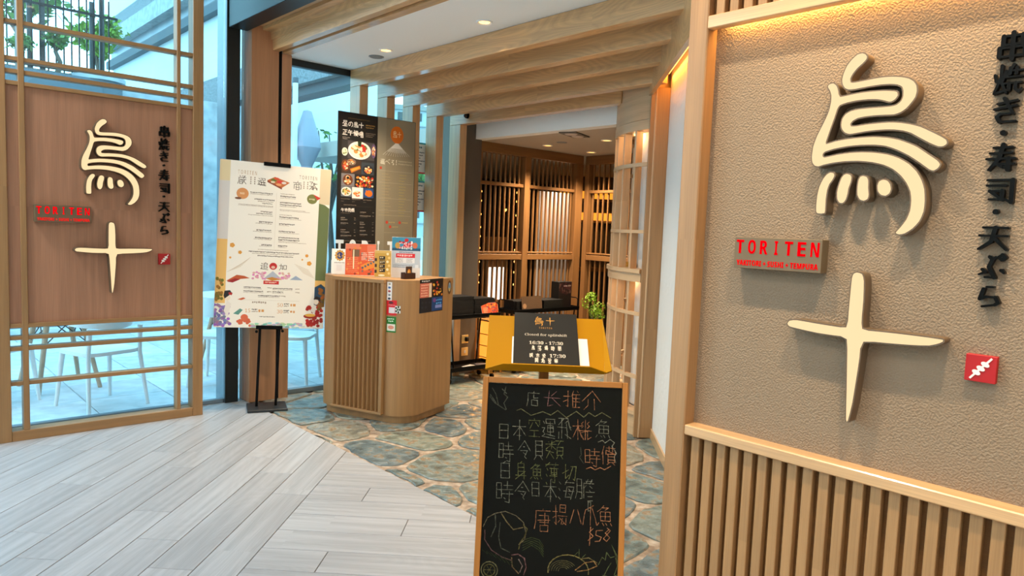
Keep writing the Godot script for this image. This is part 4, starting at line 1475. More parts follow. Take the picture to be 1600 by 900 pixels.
	a.poly(PackedVector2Array([Vector2(72, 735), Vector2(92, 738), Vector2(88, 752), Vector2(72, 748)]), Color(0.72, 0.12, 0.08))
	a.poly(PackedVector2Array([Vector2(64, 780), Vector2(88, 800), Vector2(70, 880), Vector2(50, 840)]), Color(0.94, 0.90, 0.84))
	a.poly(PackedVector2Array([Vector2(100, 856), Vector2(135, 826), Vector2(150, 834), Vector2(128, 862)]), Color(0.36, 0.58, 0.52))
	a.poly(PackedVector2Array([Vector2(120, 774), Vector2(150, 762), Vector2(162, 768), Vector2(140, 778)]), Color(0.80, 0.38, 0.2))
	for i in 16:
		a.ell(160 + rng.randf_range(-34, 34), 900 + rng.randf_range(-24, 24), 9, 8, Color(0.86, 0.40, 0.26))
	a.ell(160, 876, 20, 18, Color(0.88, 0.42, 0.28))
	for i in 40:
		a.ell(540 + rng.randf_range(-36, 50), 850 + rng.randf_range(-50, 70), 10, 9, Color(0.62 + rng.randf() * 0.16, 0.10 + rng.randf() * 0.08, 0.10))
	for i in 20:
		a.ell(582 + rng.randf_range(-16, 16), 760 + rng.randf_range(-60, 60), 9, 10, Color(0.45 + rng.randf() * 0.25, 0.36, 0.12))
	a.ell(552, 776, 14, 17, Color(0.95, 0.89, 0.8))
	a.poly(PackedVector2Array([Vector2(536, 760), Vector2(552, 742), Vector2(576, 752), Vector2(578, 784), Vector2(566, 764)]), Color(0.12, 0.09, 0.09))
	a.poly(PackedVector2Array([Vector2(540, 792), Vector2(556, 800), Vector2(548, 850), Vector2(520, 830)]), Color(0.90, 0.87, 0.82))
	a.ell(522, 862, 38, 14, Color(0.62, 0.16, 0.10))
	a.ell(522, 856, 30, 9, Color(0.94, 0.72, 0.30))
	for i in 50:
		a.ell(200 + rng.randf() * 290.0, 916 + rng.randf_range(-10, 16), 12, 5, Color(0.45 + rng.randf() * 0.4, 0.58 + rng.randf() * 0.3, 0.58 + rng.randf() * 0.3))
	return a


func menu_stand() -> void:
	var turn := -deg_to_rad(20.0)
	var roll := -deg_to_rad(2.0)
	var t := thing("poster_stand", "black metal poster stand with twin poles on a flat foot", "stand", Vector3(2.362, 0, -5.372), turn)
	part("foot", board(0.30, 0.022, 0.25, 0.004, false), plain("foot_metal", Color(0.13, 0.15, 0.16), 0.4), t, Vector3(0, 0.011, 0))
	for sx in [-0.078, 0.078]:
		part("pole", board(0.02, 0.64, 0.014, 0.002, false), M.black_metal, t, Vector3(sx * 0.93 + 0.005, 0.335, 0.0), Vector3(0, 0, roll))
		part("knob", lathe([Vector2(0, -0.01), Vector2(0.011, -0.01), Vector2(0.011, 0.01), Vector2(0, 0.01)], 12), M.black_metal, t, Vector3(sx * 1.25 + 0.014, 0.625, 0.014), Vector3(PI / 2, 0, 0))
	part("lower_clamp", board(0.20, 0.03, 0.03, 0.003, false), M.black_metal, t, Vector3(0.012, 0.655, 0.0), Vector3(0, 0, roll))
	part("back_pole", board(0.02, 1.30, 0.012, 0.002, false), M.black_metal, t, Vector3(0.035, 1.30, -0.02), Vector3(0, 0, roll))
	part("upper_clamp", board(0.2, 0.03, 0.035, 0.003, false), M.black_metal, t, Vector3(0.06, 1.933, -0.002), Vector3(0, 0, roll))
	var p := thing("menu_poster", "large cream menu poster with a two-column lunch list held by the stand", "poster", t.transform * Vector3(0.038, 1.293, 0.006), turn)
	p.rotation.z = roll
	var b := Shape.new()
	b.add_extrusion(round_rect(0.828, 1.288, 0.012), -0.008, 0.0, Vector2.ONE, Vector2.ZERO, true, true)
	part("board", b.mesh(), M.white_card, p)
	part("print", printed(0.824, 1.284, 0.0008), print_mat("menu_print", paint_menu(), 0.4), p)


# ---------------------------------------------------------------- double banner behind the counter

func dish(a: Art, x: float, y: float, rx: float, ry: float, plate: Color, foods: Array) -> void:
	a.ell(x, y, rx, ry, plate)
	a.ell(x, y + ry * 0.05, rx * 0.86, ry * 0.82, plate.darkened(0.1))
	for i in 26:
		var th := rng.randf() * TAU
		var r := sqrt(rng.randf()) * 0.66
		var c: Color = foods[rng.randi() % foods.size()]
		a.ell(x + cos(th) * rx * r, y + sin(th) * ry * r, rx * 0.17, ry * 0.17, c.lightened(rng.randf() * 0.15))


func banner() -> void:
	var dark := Art.new(379, 1440, Color(0.085, 0.072, 0.062))
	# 1000 px to the metre; the photograph shows the upper 1.3 m
	var w := Color(0.93, 0.9, 0.86)
	var dim := Color(0.52, 0.46, 0.40)
	var gold := Color(0.60, 0.46, 0.22)
	greek(dark, 90, 42, 210, 8, gold.darkened(0.2))
	write_line(dark, "昼の鳥十", 36, 70, 46, 52, 6.5, w)
	write_line(dark, "正午慢嚐", 36, 142, 46, 52, 6.0, w)
	greek(dark, 262, 80, 92, 13, gold)
	greek(dark, 262, 100, 80, 11, gold)
	for r in 3:
		greek(dark, 262, 150 + r * 14, 96 - r * 12, 7, dim)
	for r in 3:
		greek(dark, 38, 206 + r * 13, 70 - r * 22, 7, dim.lightened(0.3))
	var red := Color(0.72, 0.16, 0.10)
	var org := Color(0.86, 0.48, 0.18)
	var grn := Color(0.30, 0.40, 0.14)
	var rice := Color(0.90, 0.84, 0.68)
	var brn := Color(0.42, 0.22, 0.10)
	dark.rect(33, 226, 320, 480, Color(0.16, 0.15, 0.15))
	dark.rect(90, 232, 262, 150, Color(0.28, 0.26, 0.27))
	dish(dark, 205, 308, 112, 76, Color(0.93, 0.91, 0.86), [org, red, grn, rice])
	dark.poly(PackedVector2Array([Vector2(185, 230), Vector2(222, 230), Vector2(218, 275), Vector2(190, 272)]), Color(0.14, 0.20, 0.08))
	dark.ell(250, 290, 20, 18, red)
	dish(dark, 345, 300, 24, 60, Color(0.42, 0.32, 0.48), [org, rice])
	dish(dark, 62, 330, 28, 34, Color(0.9, 0.88, 0.8), [grn, rice])
	dark.rect(35, 392, 188, 118, Color(0.24, 0.17, 0.13))
	dish(dark, 72, 446, 40, 48, brn, [red, org, rice])
	dish(dark, 128, 412, 44, 28, Color(0.5, 0.4, 0.34), [org, rice, brn])
	dark.poly(PackedVector2Array([Vector2(112, 470), Vector2(210, 436), Vector2(220, 462), Vector2(130, 504)]), Color(0.70, 0.40, 0.14))
	dark.poly(PackedVector2Array([Vector2(124, 474), Vector2(204, 446), Vector2(210, 458), Vector2(134, 490)]), Color(0.88, 0.58, 0.22))
	dark.rect(226, 404, 126, 104, Color(0.22, 0.25, 0.28))
	dish(dark, 292, 466, 54, 42, Color(0.12, 0.16, 0.20), [org, rice, Color(0.9, 0.7, 0.25), red])
	dark.rect(33, 512, 128, 108, Color(0.46, 0.45, 0.46))
	dish(dark, 96, 566, 48, 46, brn, [rice, Color(0.92, 0.76, 0.6), org])
	dark.ell(96, 548, 14, 12, Color(0.12, 0.13, 0.1))
	dark.rect(164, 512, 188, 108, Color(0.12, 0.10, 0.10))
	for i in 60:
		dark.ell(180 + rng.randf() * 160.0, 530 + rng.randf() * 82.0, 11, 9, [red, org, brn, rice, Color(0.9, 0.6, 0.2)][rng.randi() % 5])
	dark.rect(33, 623, 104, 84, Color(0.42, 0.44, 0.48))
	dish(dark, 84, 664, 50, 38, Color(0.92, 0.9, 0.85), [Color(0.9, 0.7, 0.3), grn, org])
	dark.rect(139, 623, 108, 96, Color(0.90, 0.86, 0.84))
	dish(dark, 190, 676, 50, 38, Color(0.94, 0.92, 0.9), [red, org, rice, Color(0.9, 0.55, 0.3)])
	dark.rect(249, 623, 103, 84, Color(0.14, 0.26, 0.44))
	dish(dark, 302, 666, 46, 38, Color(0.16, 0.36, 0.58), [Color(0.90, 0.40, 0.08)])
	dark.ell(308, 670, 34, 28, Color(0.90, 0.42, 0.10))
	for x in [33, 139, 249]:
		greek(dark, x, 724, 84, 7, dim)
		greek(dark, x + 2, 744, 26, 7, dim.darkened(0.2))
	greek(dark, 62, 774, 120, 8, dim)
	dark.rect(33, 786, 320, 1, dim.darkened(0.3))
	write_line(dark, "午市飛類", 36, 806, 30, 33, 4.0, w)
	greek(dark, 36, 846, 90, 5, dim)
	for r in [[36, 884, 40], [36, 900, 62], [36, 930, 70], [36, 986, 50], [36, 1006, 84], [36, 1036, 104], [222, 830, 60], [222, 862, 112], [222, 918, 40], [222, 934, 52], [222, 962, 46], [222, 990, 60], [222, 1024, 78]]:
		greek(dark, r[0], r[1], r[2], 8, dim.lightened(0.2))
		greek(dark, r[0], r[1] + 12, r[2] * 0.7, 4, dim.darkened(0.2))
		greek(dark, 346 if r[0] > 100 else 164, r[1], 18, 8, dim)
	greek(dark, 40, 1082, 300, 7, dim)
	var pale := Art.new(405, 1440, Color(0.545, 0.50, 0.41))
	pale.rect(0, 0, 90, 1440, Color(0.58, 0.545, 0.46))
	pale.ell(206, 132, 70, 76, Color(0.84, 0.42, 0.06))
	write_char(pale, "鳥", Rect2(160, 98, 44, 58), 6.0, Color(0.95, 0.80, 0.6))
	write_char(pale, "十", Rect2(208, 102, 42, 50), 6.0, Color(0.95, 0.80, 0.6))
	# a snow-capped peak drawn in fine white rays
	pale.poly(PackedVector2Array([Vector2(190, 206), Vector2(222, 206), Vector2(268, 252), Vector2(146, 252)]), Color(0.86, 0.84, 0.80))
	for i in 34:
		var f := i / 33.0
		var x1 := lerpf(60.0, 356.0, f)
		var long := 1.0 - 0.35 * absf(sin(i * 2.1))
		var a0 := Vector2(lerpf(192.0, 220.0, f), 208)
		var a1 := Vector2(x1, lerpf(330.0, 318.0, absf(f - 0.5) * 2.0))
		pale.line(PackedVector2Array([a0, a0.lerp(a1, long)]), 2.2, Color(0.88, 0.86, 0.82))
	write_line(pale, "選べる", 34, 352, 48, 54, 5.0, Color(0.84, 0.82, 0.75))
	type_text(pale, "!", 200, 354, 44, Color(0.84, 0.82, 0.75), "Droid Serif", true)
	for r in 2:
		greek(pale, 226, 356 + r * 24, 150, 13, Color(0.70, 0.66, 0.56))
	pale.rect(30, 424, 22, 22, Color(0.72, 0.28, 0.18))
	for r in [456, 560, 700, 806, 850]:
		pale.rect(28, r, 350, 2, Color(0.70, 0.66, 0.58))
	for r in 15:
		greek(pale, 56, 482 + r * 26, 70 + (r % 3) * 14, 7, Color(0.64, 0.58, 0.44))
		greek(pale, 240, 482 + r * 26, 80 - (r % 4) * 9, 7, Color(0.66, 0.60, 0.34))
	for k in 3:
		pale.ell(118 + (k % 2) * 140 + (36 if k == 2 else 0), 912 + (40 if k == 2 else 0), 14, 14, Color(0.76, 0.25, 0.16))
		greek(pale, 140 + (k % 2) * 140 + (36 if k == 2 else 0), 906 + (40 if k == 2 else 0), 70, 11, Color(0.72, 0.62, 0.42))
	greek(pale, 90, 1000, 250, 9, Color(0.62, 0.57, 0.46))
	var t := thing("banner_frame", "tall double banner, black half with dish photographs and beige half with a peak", "banner", Vector3(3.374, 0, -5.43))
	slab("foot", Vector3(-0.40, 0, -0.10), Vector3(0.40, 0.02, 0.10), M.black_metal, t)
	slab("backing", Vector3(-0.392, 0.95, -0.012), Vector3(0.392, 2.44, 0.0), plain("banner_edge", Color(0.10, 0.085, 0.075), 0.5), t, 0.002)
	for x in [-0.3, 0.3]:
		slab("upright", Vector3(x - 0.01, 0.02, -0.03), Vector3(x + 0.01, 2.40, -0.0125), M.black_metal, t, 0.002)
	part("dark_print", printed(0.377, 1.44, 0.001), print_mat("banner_dark", dark, 0.45), t, Vector3(-0.2005, 1.7155, 0))
	part("beige_print", printed(0.395, 1.44, 0.001), print_mat("banner_pale", pale, 0.4), t, Vector3(0.188, 1.7155, 0))


# ---------------------------------------------------------------- the host counter

func counter_outline(inset: float) -> PackedVector2Array:
	# local x along the plain side, local y back along the slatted side
	var w := 0.61
	var d := 0.90
	var r := 0.18 - inset
	var out := PackedVector2Array()
	for i in 9:
		var th := PI + PI / 2 * i / 8
		out.append(Vector2(0.18, 0.18) + Vector2(cos(th), sin(th)) * r)
	out.append(Vector2(w - inset, inset))
	out.append(Vector2(w - inset, d - inset))
	for i in 9:
		var th := PI / 2 + PI / 2 * i / 8
		out.append(Vector2(0.18, d - 0.18) + Vector2(cos(th), sin(th)) * r)
	return out


const COUNTER_AT := Vector3(2.9575, 0, -4.296)
const COUNTER_TURN := 0.3520  # local x points along (0.94, -0.345)


func counter() -> void:
	var t := thing("host_counter", "rounded oak host counter with a ribbed front panel", "counter", COUNTER_AT, COUNTER_TURN)
	# outlines are drawn in x and y with y going back; laid flat, y becomes -z
	var lay := Transform3D(Basis(Vector3.RIGHT, Vector3(0, 0, -1), Vector3.UP), Vector3.ZERO)
	var s := Shape.new()
	s.add_extrusion(counter_outline(0.0), 0.062, 1.073, Vector2(2, 0.5), Vector2.ZERO, true, true, lay)
	_wrap_grain(s)
	part("body", s.mesh(), M.counter_wood, t)
	s = Shape.new()
	s.add_extrusion(counter_outline(0.028), 0.0, 0.0615, Vector2(2, 0.5), Vector2.ZERO, true, true, lay)
	_wrap_grain(s)
	part("plinth", s.mesh(), M.counter_wood, t)
	s = Shape.new()
	s.add_extrusion(counter_outline(0.001), 1.0735, 1.094, Vector2(2, 0.5), Vector2.ZERO, true, true, lay)
	_wrap_grain(s)
	part("countertop", s.mesh(), M.counter_wood, t)
	# ribbed panel on the -x side, from 0.2 to 0.7 back
	slab("panel_frame", Vector3(-0.034, 0.066, -0.70), Vector3(-0.0005, 0.085, -0.205), M.counter_wood, t)
	slab("panel_frame", Vector3(-0.034, 1.064, -0.70), Vector3(-0.0005, 1.094, -0.205), M.counter_wood, t)
	slab("panel_frame", Vector3(-0.034, 0.0855, -0.235), Vector3(-0.0005, 1.0635, -0.205), M.counter_wood, t)
	slab("panel_back", Vector3(-0.006, 0.0855, -0.70), Vector3(-0.0005, 1.0635, -0.2355), M.dark_slat, t, 0.0)  # darker backing puts the shade of the grooves into the colour
	for i in 11:
		var z := -0.262 - 0.0415 * i
		var rib := Shape.new()
		var prof := PackedVector2Array()
		for k in 7:
			prof.append(Vector2(-0.006 - sin(PI * k / 6) * 0.024, z + 0.0125 - 0.025 * k / 6))
		var up := Transform3D(Basis(Vector3.RIGHT, Vector3.BACK, Vector3.UP), Vector3.ZERO)
		rib.add_extrusion(prof, 0.0855, 1.0635, Vector2(2, 0.5), Vector2(i * 0.21, 0), true, true, up)
		_wrap_grain(rib)
		part("rib", rib.mesh(), M.counter_wood, t)
	# prints stuck on the plain side (z = 0) and by the corner
	var strip := Art.new(40, 200, Color(0.92, 0.9, 0.88))
	for k in 5:
		strip.ell(20, 20 + k * 40, 11, 12, [Color(0.8, 0.75, 0.6), Color(0.25, 0.45, 0.7), Color(0.75, 0.25, 0.15), Color(0.65, 0.65, 0.65), Color(0.15, 0.15, 0.18)][k])
		strip.ell(22, 22 + k * 40, 5, 5, Color(0.2, 0.25, 0.35))
	var red := Art.new(100, 160, Color(0.82, 0.06, 0.10))
	red.ell(46, 26, 22, 14, Color(0.35, 0.08, 0.1))
	greek(red, 18, 48, 64, 10, Color(0.95, 0.6, 0.6))
	red.rect(26, 76, 56, 62, Color(0.88, 0.84, 0.84))
	var green := Art.new(100, 180, Color(0.10, 0.45, 0.12))
	greek(green, 12, 18, 76, 16, Color(0.85, 0.92, 0.8))
	greek(green, 22, 44, 56, 16, Color(0.85, 0.92, 0.8))
	green.rect(8, 84, 84, 78, Color(0.88, 0.86, 0.8))
	green.ell(50, 122, 30, 22, Color(0.86, 0.55, 0.45))
	var ball := Art.new(64, 64, Color(0.85, 0.87, 0.85))
	for k in 5:
		ball.ell(32 + cos(TAU * k / 5) * 24, 32 + sin(TAU * k / 5) * 24, 10, 10, Color(0.08, 0.12, 0.09))
	ball.ell(32, 32, 10, 10, Color(0.10, 0.30, 0.12))
	var four := Art.new(200, 230, Color(0.06, 0.05, 0.06))
	four.rect(2, 26, 98, 100, Color(0.80, 0.42, 0.34))
	four.rect(76, 30, 22, 96, Color(0.88, 0.8, 0.7))
	for r in 5:
		greek(four, 10, 36 + r * 18, 60, 10, Color(0.95, 0.75, 0.65))
	greek(four, 14, 6, 74, 13, Color(0.8, 0.8, 0.8))
	for k in 26:
		four.ell(110 + rng.randf() * 80.0, 20 + rng.randf() * 100.0, 8, 8, [Color(0.72, 0.18, 0.1), Color(0.85, 0.5, 0.15), Color(0.25, 0.1, 0.08), Color(0.92, 0.7, 0.2)][rng.randi() % 4])
	four.rect(0, 130, 100, 100, Color(0.05, 0.07, 0.11))
	for k in 5:
		four.ell(22 + (k % 3) * 30, 160 + (k / 3) * 34, 9, 9, Color(0.12, 0.15, 0.2))
	four.rect(102, 130, 96, 96, Color(0.07, 0.25, 0.48))
	four.ell(126, 152, 14, 14, Color(0.45, 0.25, 0.5))
	for r in 3:
		greek(four, 140, 146 + r * 22, 50, 14, Color(0.3, 0.6, 0.85))
	four.rect(134, 186, 58, 22, Color(0.5, 0.55, 0.8))
	_on_curve("leaflet_cluster", print_mat("leaflet_cluster", four, 0.45), 0.317, 0.255, 0.404, 0.971, "block of four small dark posters", t)
	# the badge is oval
	var badge := Art.new(64, 100, Color(0.36, 0.24, 0.13))
	badge.ell(32, 48, 20, 32, Color(0.55, 0.66, 0.74))
	badge.ell(32, 64, 16, 12, Color(0.75, 0.66, 0.4))
	badge.ell(32, 42, 10, 14, Color(0.36, 0.5, 0.62))
	var bs := Shape.new()
	var oval := circle(Vector2.ZERO, 0.028, 0.056)
	for i in range(1, oval.size() - 1):
		var uvs := []
		for p in [oval[0], oval[i], oval[i + 1]]:
			uvs.append(Vector2(0.5 + p.x / 0.056, 0.5 - p.y / 0.112))
		bs.tri(Vector3(oval[0].x, oval[0].y, 0.001), Vector3(oval[i].x, oval[i].y, 0.001), Vector3(oval[i + 1].x, oval[i + 1].y, 0.001), Vector3.BACK, Vector3.BACK, Vector3.BACK, uvs[0], uvs[1], uvs[2])
	part("oval_sticker", bs.mesh(), print_mat("oval_sticker", badge, 0.45), t, Vector3(0.555, 1.02, 0.0004)).set_meta("label", "oval badge sticker in blue and gold")
	# those by the corner lie on the curve; each follows it
	for k in [["icon_sticker", strip, 0.045, 0.137, 1.008, "white strip of small icons"], ["red_sticker", red, 0.086, 0.113, 0.886, "red sticker with a pale square"], ["green_sticker", green, 0.082, 0.118, 0.759, "green sticker with white print"]]:
		_on_curve(k[0], print_mat(k[0], k[1], 0.45), k[2], k[3], 0.024 if k[0] != "icon_sticker" else 0.004, k[4], k[5], t)
	_on_curve("ball_sticker", print_mat("ball_sticker", ball, 0.45), 0.040, 0.055, 0.075, 0.874, "round football sticker", t, 0.002)


func _wrap_grain(s: Shape) -> void:
	for i in s.v.size():
		if absf(s.n[i].y) < 0.5:
			s.t[i] = Vector2((s.v[i].x + s.v[i].z * 0.7) * 2.0, s.v[i].y * 0.5) + Vector2(s.t[0].x, 0)


# a sticker bent round the counter's front corner; at: metres of arc from where the curve starts on the slatted side
func _on_curve(called: String, m: Material, w: float, h: float, at: float, y: float, label: String, t: Node3D, lift := 0.0012) -> void:
	var s := Shape.new()
	var n := 12
	var prev := []
	for i in n + 1:
		var a := at - w / 2 + w * i / n
		var p: Vector3
		var o: Vector3
		if a < 0.0:
			o = Vector3.LEFT
			p = Vector3(-lift, 0, -0.18 + a)
		elif a < 0.2827:
			var th := a / 0.18
			o = Vector3(-cos(th), 0, sin(th))
			p = Vector3(0.18, 0, -0.18) + o * (0.18 + lift)
		else:
			o = Vector3.BACK
			p = Vector3(0.18 + a - 0.2827, 0, lift)
		if i > 0:
			s.quad_s([prev[0] + Vector3.DOWN * h / 2, p + Vector3.DOWN * h / 2, p + Vector3.UP * h / 2, prev[0] + Vector3.UP * h / 2], [prev[1], o, o, prev[1]], [Vector2(float(i - 1) / n, 1), Vector2(float(i) / n, 1), Vector2(float(i) / n, 0), Vector2(float(i - 1) / n, 0)])
		prev = [p, o]
	part(called, s.mesh(), m, t, Vector3(0, y, 0)).set_meta("label", label)


# ---------------------------------------------------------------- on the counter

func on_counter(x: float, z: float) -> Vector3:
	return COUNTER_AT + Vector3(cos(COUNTER_TURN) * x + sin(COUNTER_TURN) * z, 1.0943, -sin(COUNTER_TURN) * x + cos(COUNTER_TURN) * z)


func standee(called: String, label: String, at: Vector3, turn: float, w: float, h: float, art: Art, lean := 0.0, body := "acrylic", narrow_top := 0.0) -> Node3D:
	var t := thing(called, label, "leaflet", at, turn)
	var up := Basis(Vector3.RIGHT, -lean)
	part("base", board(w * 0.98, 0.004, 0.07, 0.001, false), M[body], t, Vector3(0, 0.002, -0.03))
	var b := part("sheet", board(w, h, 0.003, 0.0005, false), M.white_card, t)
	b.transform = Transform3D(up, up * Vector3(0, h / 2 + 0.004, -0.0017))
	var p := part("print", printed(w - 0.002, h - 0.002, 0.0004), print_mat(called + "_print", art, 0.3), t)
	p.transform = Transform3D(up, up * Vector3(0, h / 2 + 0.004, 0))
	return t


func counter_items() -> void:
	var face := -0.57
	# white card with a round gold crest and a pale square
	var a := Art.new(130, 200, Color(0.93, 0.91, 0.88))
	a.ell(66, 52, 37, 41, Color(0.78, 0.56, 0.16))
	for k in 12:
		a.ell(66 + cos(TAU * k / 12) * 37, 52 + sin(TAU * k / 12) * 40, 6, 6, Color(0.70, 0.50, 0.15))
	a.ell(66, 52, 25, 28, Color(0.10, 0.14, 0.40))
	type_text(a, "L", 57, 38, 28, Color(0.88, 0.72, 0.25))
	a.rect(42, 48, 8, 12, Color(0.78, 0.56, 0.16))
	a.rect(82, 48, 8, 12, Color(0.78, 0.56, 0.16))
	greek(a, 22, 106, 88, 8, Color(0.55, 0.52, 0.48))
	a.rect(40, 128, 44, 48, Color(0.90, 0.87, 0.84))
	standee("crest_card", "white card with a round gold and blue crest on the counter", on_counter(0.100, -0.745), face, 0.125, 0.200, a, 0.16)
	# orange double menu
	a = Art.new(240, 245, Color(0.87, 0.36, 0.17))
	a.rect(112, 0, 2, 245, Color(0.7, 0.24, 0.1))
	a.rect(0, 0, 112, 40, Color(0.90, 0.50, 0.36))
	a.rect(170, 8, 66, 60, Color(0.90, 0.48, 0.34))
	a.rect(54, 44, 56, 56, Color(0.48, 0.36, 0.24))
	for k in 26:
		var x := rng.randf() * 236.0
		a.ell(x, 20 + rng.randf() * 215.0, 8, 9, [Color(0.36, 0.26, 0.18), Color(0.50, 0.40, 0.38), Color(0.90, 0.56, 0.20), Color(0.60, 0.20, 0.1)][rng.randi() % 4])
	a.poly(PackedVector2Array([Vector2(118, 170), Vector2(180, 140), Vector2(238, 130), Vector2(238, 180), Vector2(150, 210)]), Color(0.90, 0.55, 0.18))
	for k in 5:
		a.ell(136 + k * 22, 186 - k * 12, 9, 9, Color(0.35, 0.38, 0.42))
	for k in 5:
		greek(a, 126, 66 + k * 13, 46, 9, Color(0.95, 0.82, 0.74))
		greek(a, 178, 60 + k * 15, 46, 11, Color(0.95, 0.84, 0.76))
	for k in 9:
		greek(a, 10, 108 + k * 14, 90, 5, Color(0.93, 0.62, 0.45))
	a.rect(60, 46, 9, 150, Color(0.97, 0.90, 0.72))
	standee("orange_menu", "orange folded menu with small food pictures standing on the counter", on_counter(0.125, -0.555), face, 0.236, 0.246, a, 0.06)
	# gold leaflet
	a = Art.new(130, 205, Color(0.76, 0.60, 0.25))
	a.rect(0, 0, 130, 20, Color(0.80, 0.66, 0.36))
	for k in 4:
		a.rect(36 + (k % 2) * 2, 44 + k * 32, 46, 27, Color(0.13, 0.09, 0.04))
		greek(a, 42, 50 + k * 32, 34, 14, Color(0.85, 0.78, 0.6))
	for k in 6:
		a.ell(102 + (k % 2) * 12, 26 + k * 30, 10, 10, [Color(0.92, 0.86, 0.70), Color(0.88, 0.75, 0.45)][k % 2])
	for k in 3:
		a.rect(0, 60 + k * 45, 18, 24, Color(0.22, 0.14, 0.05))
	a.ell(56, 192, 26, 7, Color(0.93, 0.88, 0.75))
	standee("gold_leaflet", "narrow gold leaflet with black title blocks on the counter", on_counter(0.120, -0.335), face, 0.126, 0.205, a, 0.05)
	# blue and white leaflet
	a = Art.new(220, 310, Color(0.70, 0.74, 0.78))
	a.rect(0, 0, 220, 100, Color(0.20, 0.52, 0.64))
	a.rect(0, 84, 220, 20, Color(0.10, 0.30, 0.42))
	a.ell(110, 22, 16, 14, Color(0.75, 0.10, 0.12))
	for k in 40:
		a.ell(110 + rng.randf_range(-52, 52), 56 + rng.randf_range(-20, 26), 8, 8, [Color(0.78, 0.12, 0.14), Color(0.90, 0.55, 0.55), Color(0.9, 0.85, 0.85), Color(0.6, 0.1, 0.15)][rng.randi() % 4])
	a.ell(42, 64, 19, 24, Color(0.72, 0.56, 0.26))
	a.ell(176, 62, 20, 23, Color(0.76, 0.40, 0.26))
	greek(a, 72, 78, 80, 18, Color(0.75, 0.8, 0.8))
	greek(a, 56, 112, 110, 9, Color(0.4, 0.3, 0.4))
	a.rect(32, 126, 146, 32, Color(0.80, 0.12, 0.16))
	greek(a, 42, 133, 120, 17, Color(0.93, 0.75, 0.75))
	a.rect(26, 160, 150, 40, Color(0.86, 0.86, 0.86))
	for k in 2:
		for r in 3:
			greek(a, 40 + k * 72, 166 + r * 11, 46, 6, Color(0.5, 0.5, 0.52))
	for r in 5:
		greek(a, 10, 214 + r * 14, 150 - (r % 2) * 40, 8, Color(0.48, 0.52, 0.58))
	a.rect(180, 212, 26, 26, Color(0.82, 0.84, 0.86))
	a.rect(0, 236, 220, 74, Color(0.82, 0.80, 0.79))
	standee("blue_leaflet", "tall blue and pale grey leaflet with a red banner on the counter", on_counter(0.255, -0.215), face, 0.222, 0.312, a, 0.05)
	# card holder
	var h := thing("card_holder", "small dark brown card box at the counter's front edge", "card holder", on_counter(0.19, -0.145), 0.10)
	var g: Material = M.dark_brown
	slab("front", Vector3(-0.055, 0, 0.018), Vector3(0.055, 0.046, 0.022), g, h, 0.001)
	slab("back", Vector3(-0.055, 0, -0.022), Vector3(0.055, 0.05, -0.018), g, h, 0.001)
	slab("side", Vector3(-0.055, 0, -0.0179), Vector3(-0.051, 0.046, 0.0179), g, h, 0.001)
	slab("side", Vector3(0.051, 0, -0.0179), Vector3(0.055, 0.046, 0.0179), g, h, 0.001)
	slab("bottom", Vector3(-0.0509, 0, -0.0179), Vector3(0.0509, 0.004, 0.0179), g, h, 0.001)
	a = Art.new(64, 64, Color(0.28, 0.20, 0.17))
	a.ell(34, 36, 18, 22, Color(0.80, 0.48, 0.12))
	a.ell(30, 30, 7, 9, Color(0.95, 0.75, 0.35))
	a.ell(42, 44, 6, 8, Color(0.55, 0.25, 0.08))
	var c := thing("photo_card", "small card with an orange dish photograph standing in the brown box", "card", h.position + Vector3(0.004, 0.0045, 0), 0.0)
	part("card", board(0.06, 0.092, 0.002, 0.0, false), M.white_card, c, Vector3(0, 0.046, 0.0))
	part("print", printed(0.058, 0.09, 0.0002), print_mat("photo_card_print", a), c, Vector3(0, 0.046, 0.0012))
	# white letters standing in a row along the back
	var l := thing("letter_row", "row of white block letters standing at the back of the counter", "letters", on_counter(0.23, -0.60) + Vector3(0.075, 0, -0.116), face)
	slab("letter_base", Vector3(-0.27, 0, -0.02), Vector3(0.45, 0.105, 0.02), M.white_plastic, l)
	for i in 7:
		var tm := letters("TORITEN"[i], "Droid Sans", true, 0.15)
		var o := part("letter", tm, M.white_plastic, l)
		var bb := tm.get_aabb()
		var wide: float = 0.062 if i != 3 else 0.018
		o.scale = Vector3(wide / bb.size.x, 0.165, 0.16)
		o.position = Vector3(-0.206 + i * 0.103 - wide / 2 - bb.position.x * o.scale.x, 0.1055 - baseline("Droid Sans", true) * 0.165, 0.0)


# ---------------------------------------------------------------- curved cabinet

func arc_ring(c: Vector2, r0: float, r1: float, a0: float, a1: float, n := 14) -> PackedVector2Array:
	var out := PackedVector2Array()
	for i in n + 1:
		var th := deg_to_rad(lerpf(a0, a1, float(i) / n))
		out.append(c + Vector2(cos(th), -sin(th)) * r0)
	for i in n + 1:
		var th := deg_to_rad(lerpf(a1, a0, float(i) / n))
		out.append(c + Vector2(cos(th), -sin(th)) * r1)
	return out


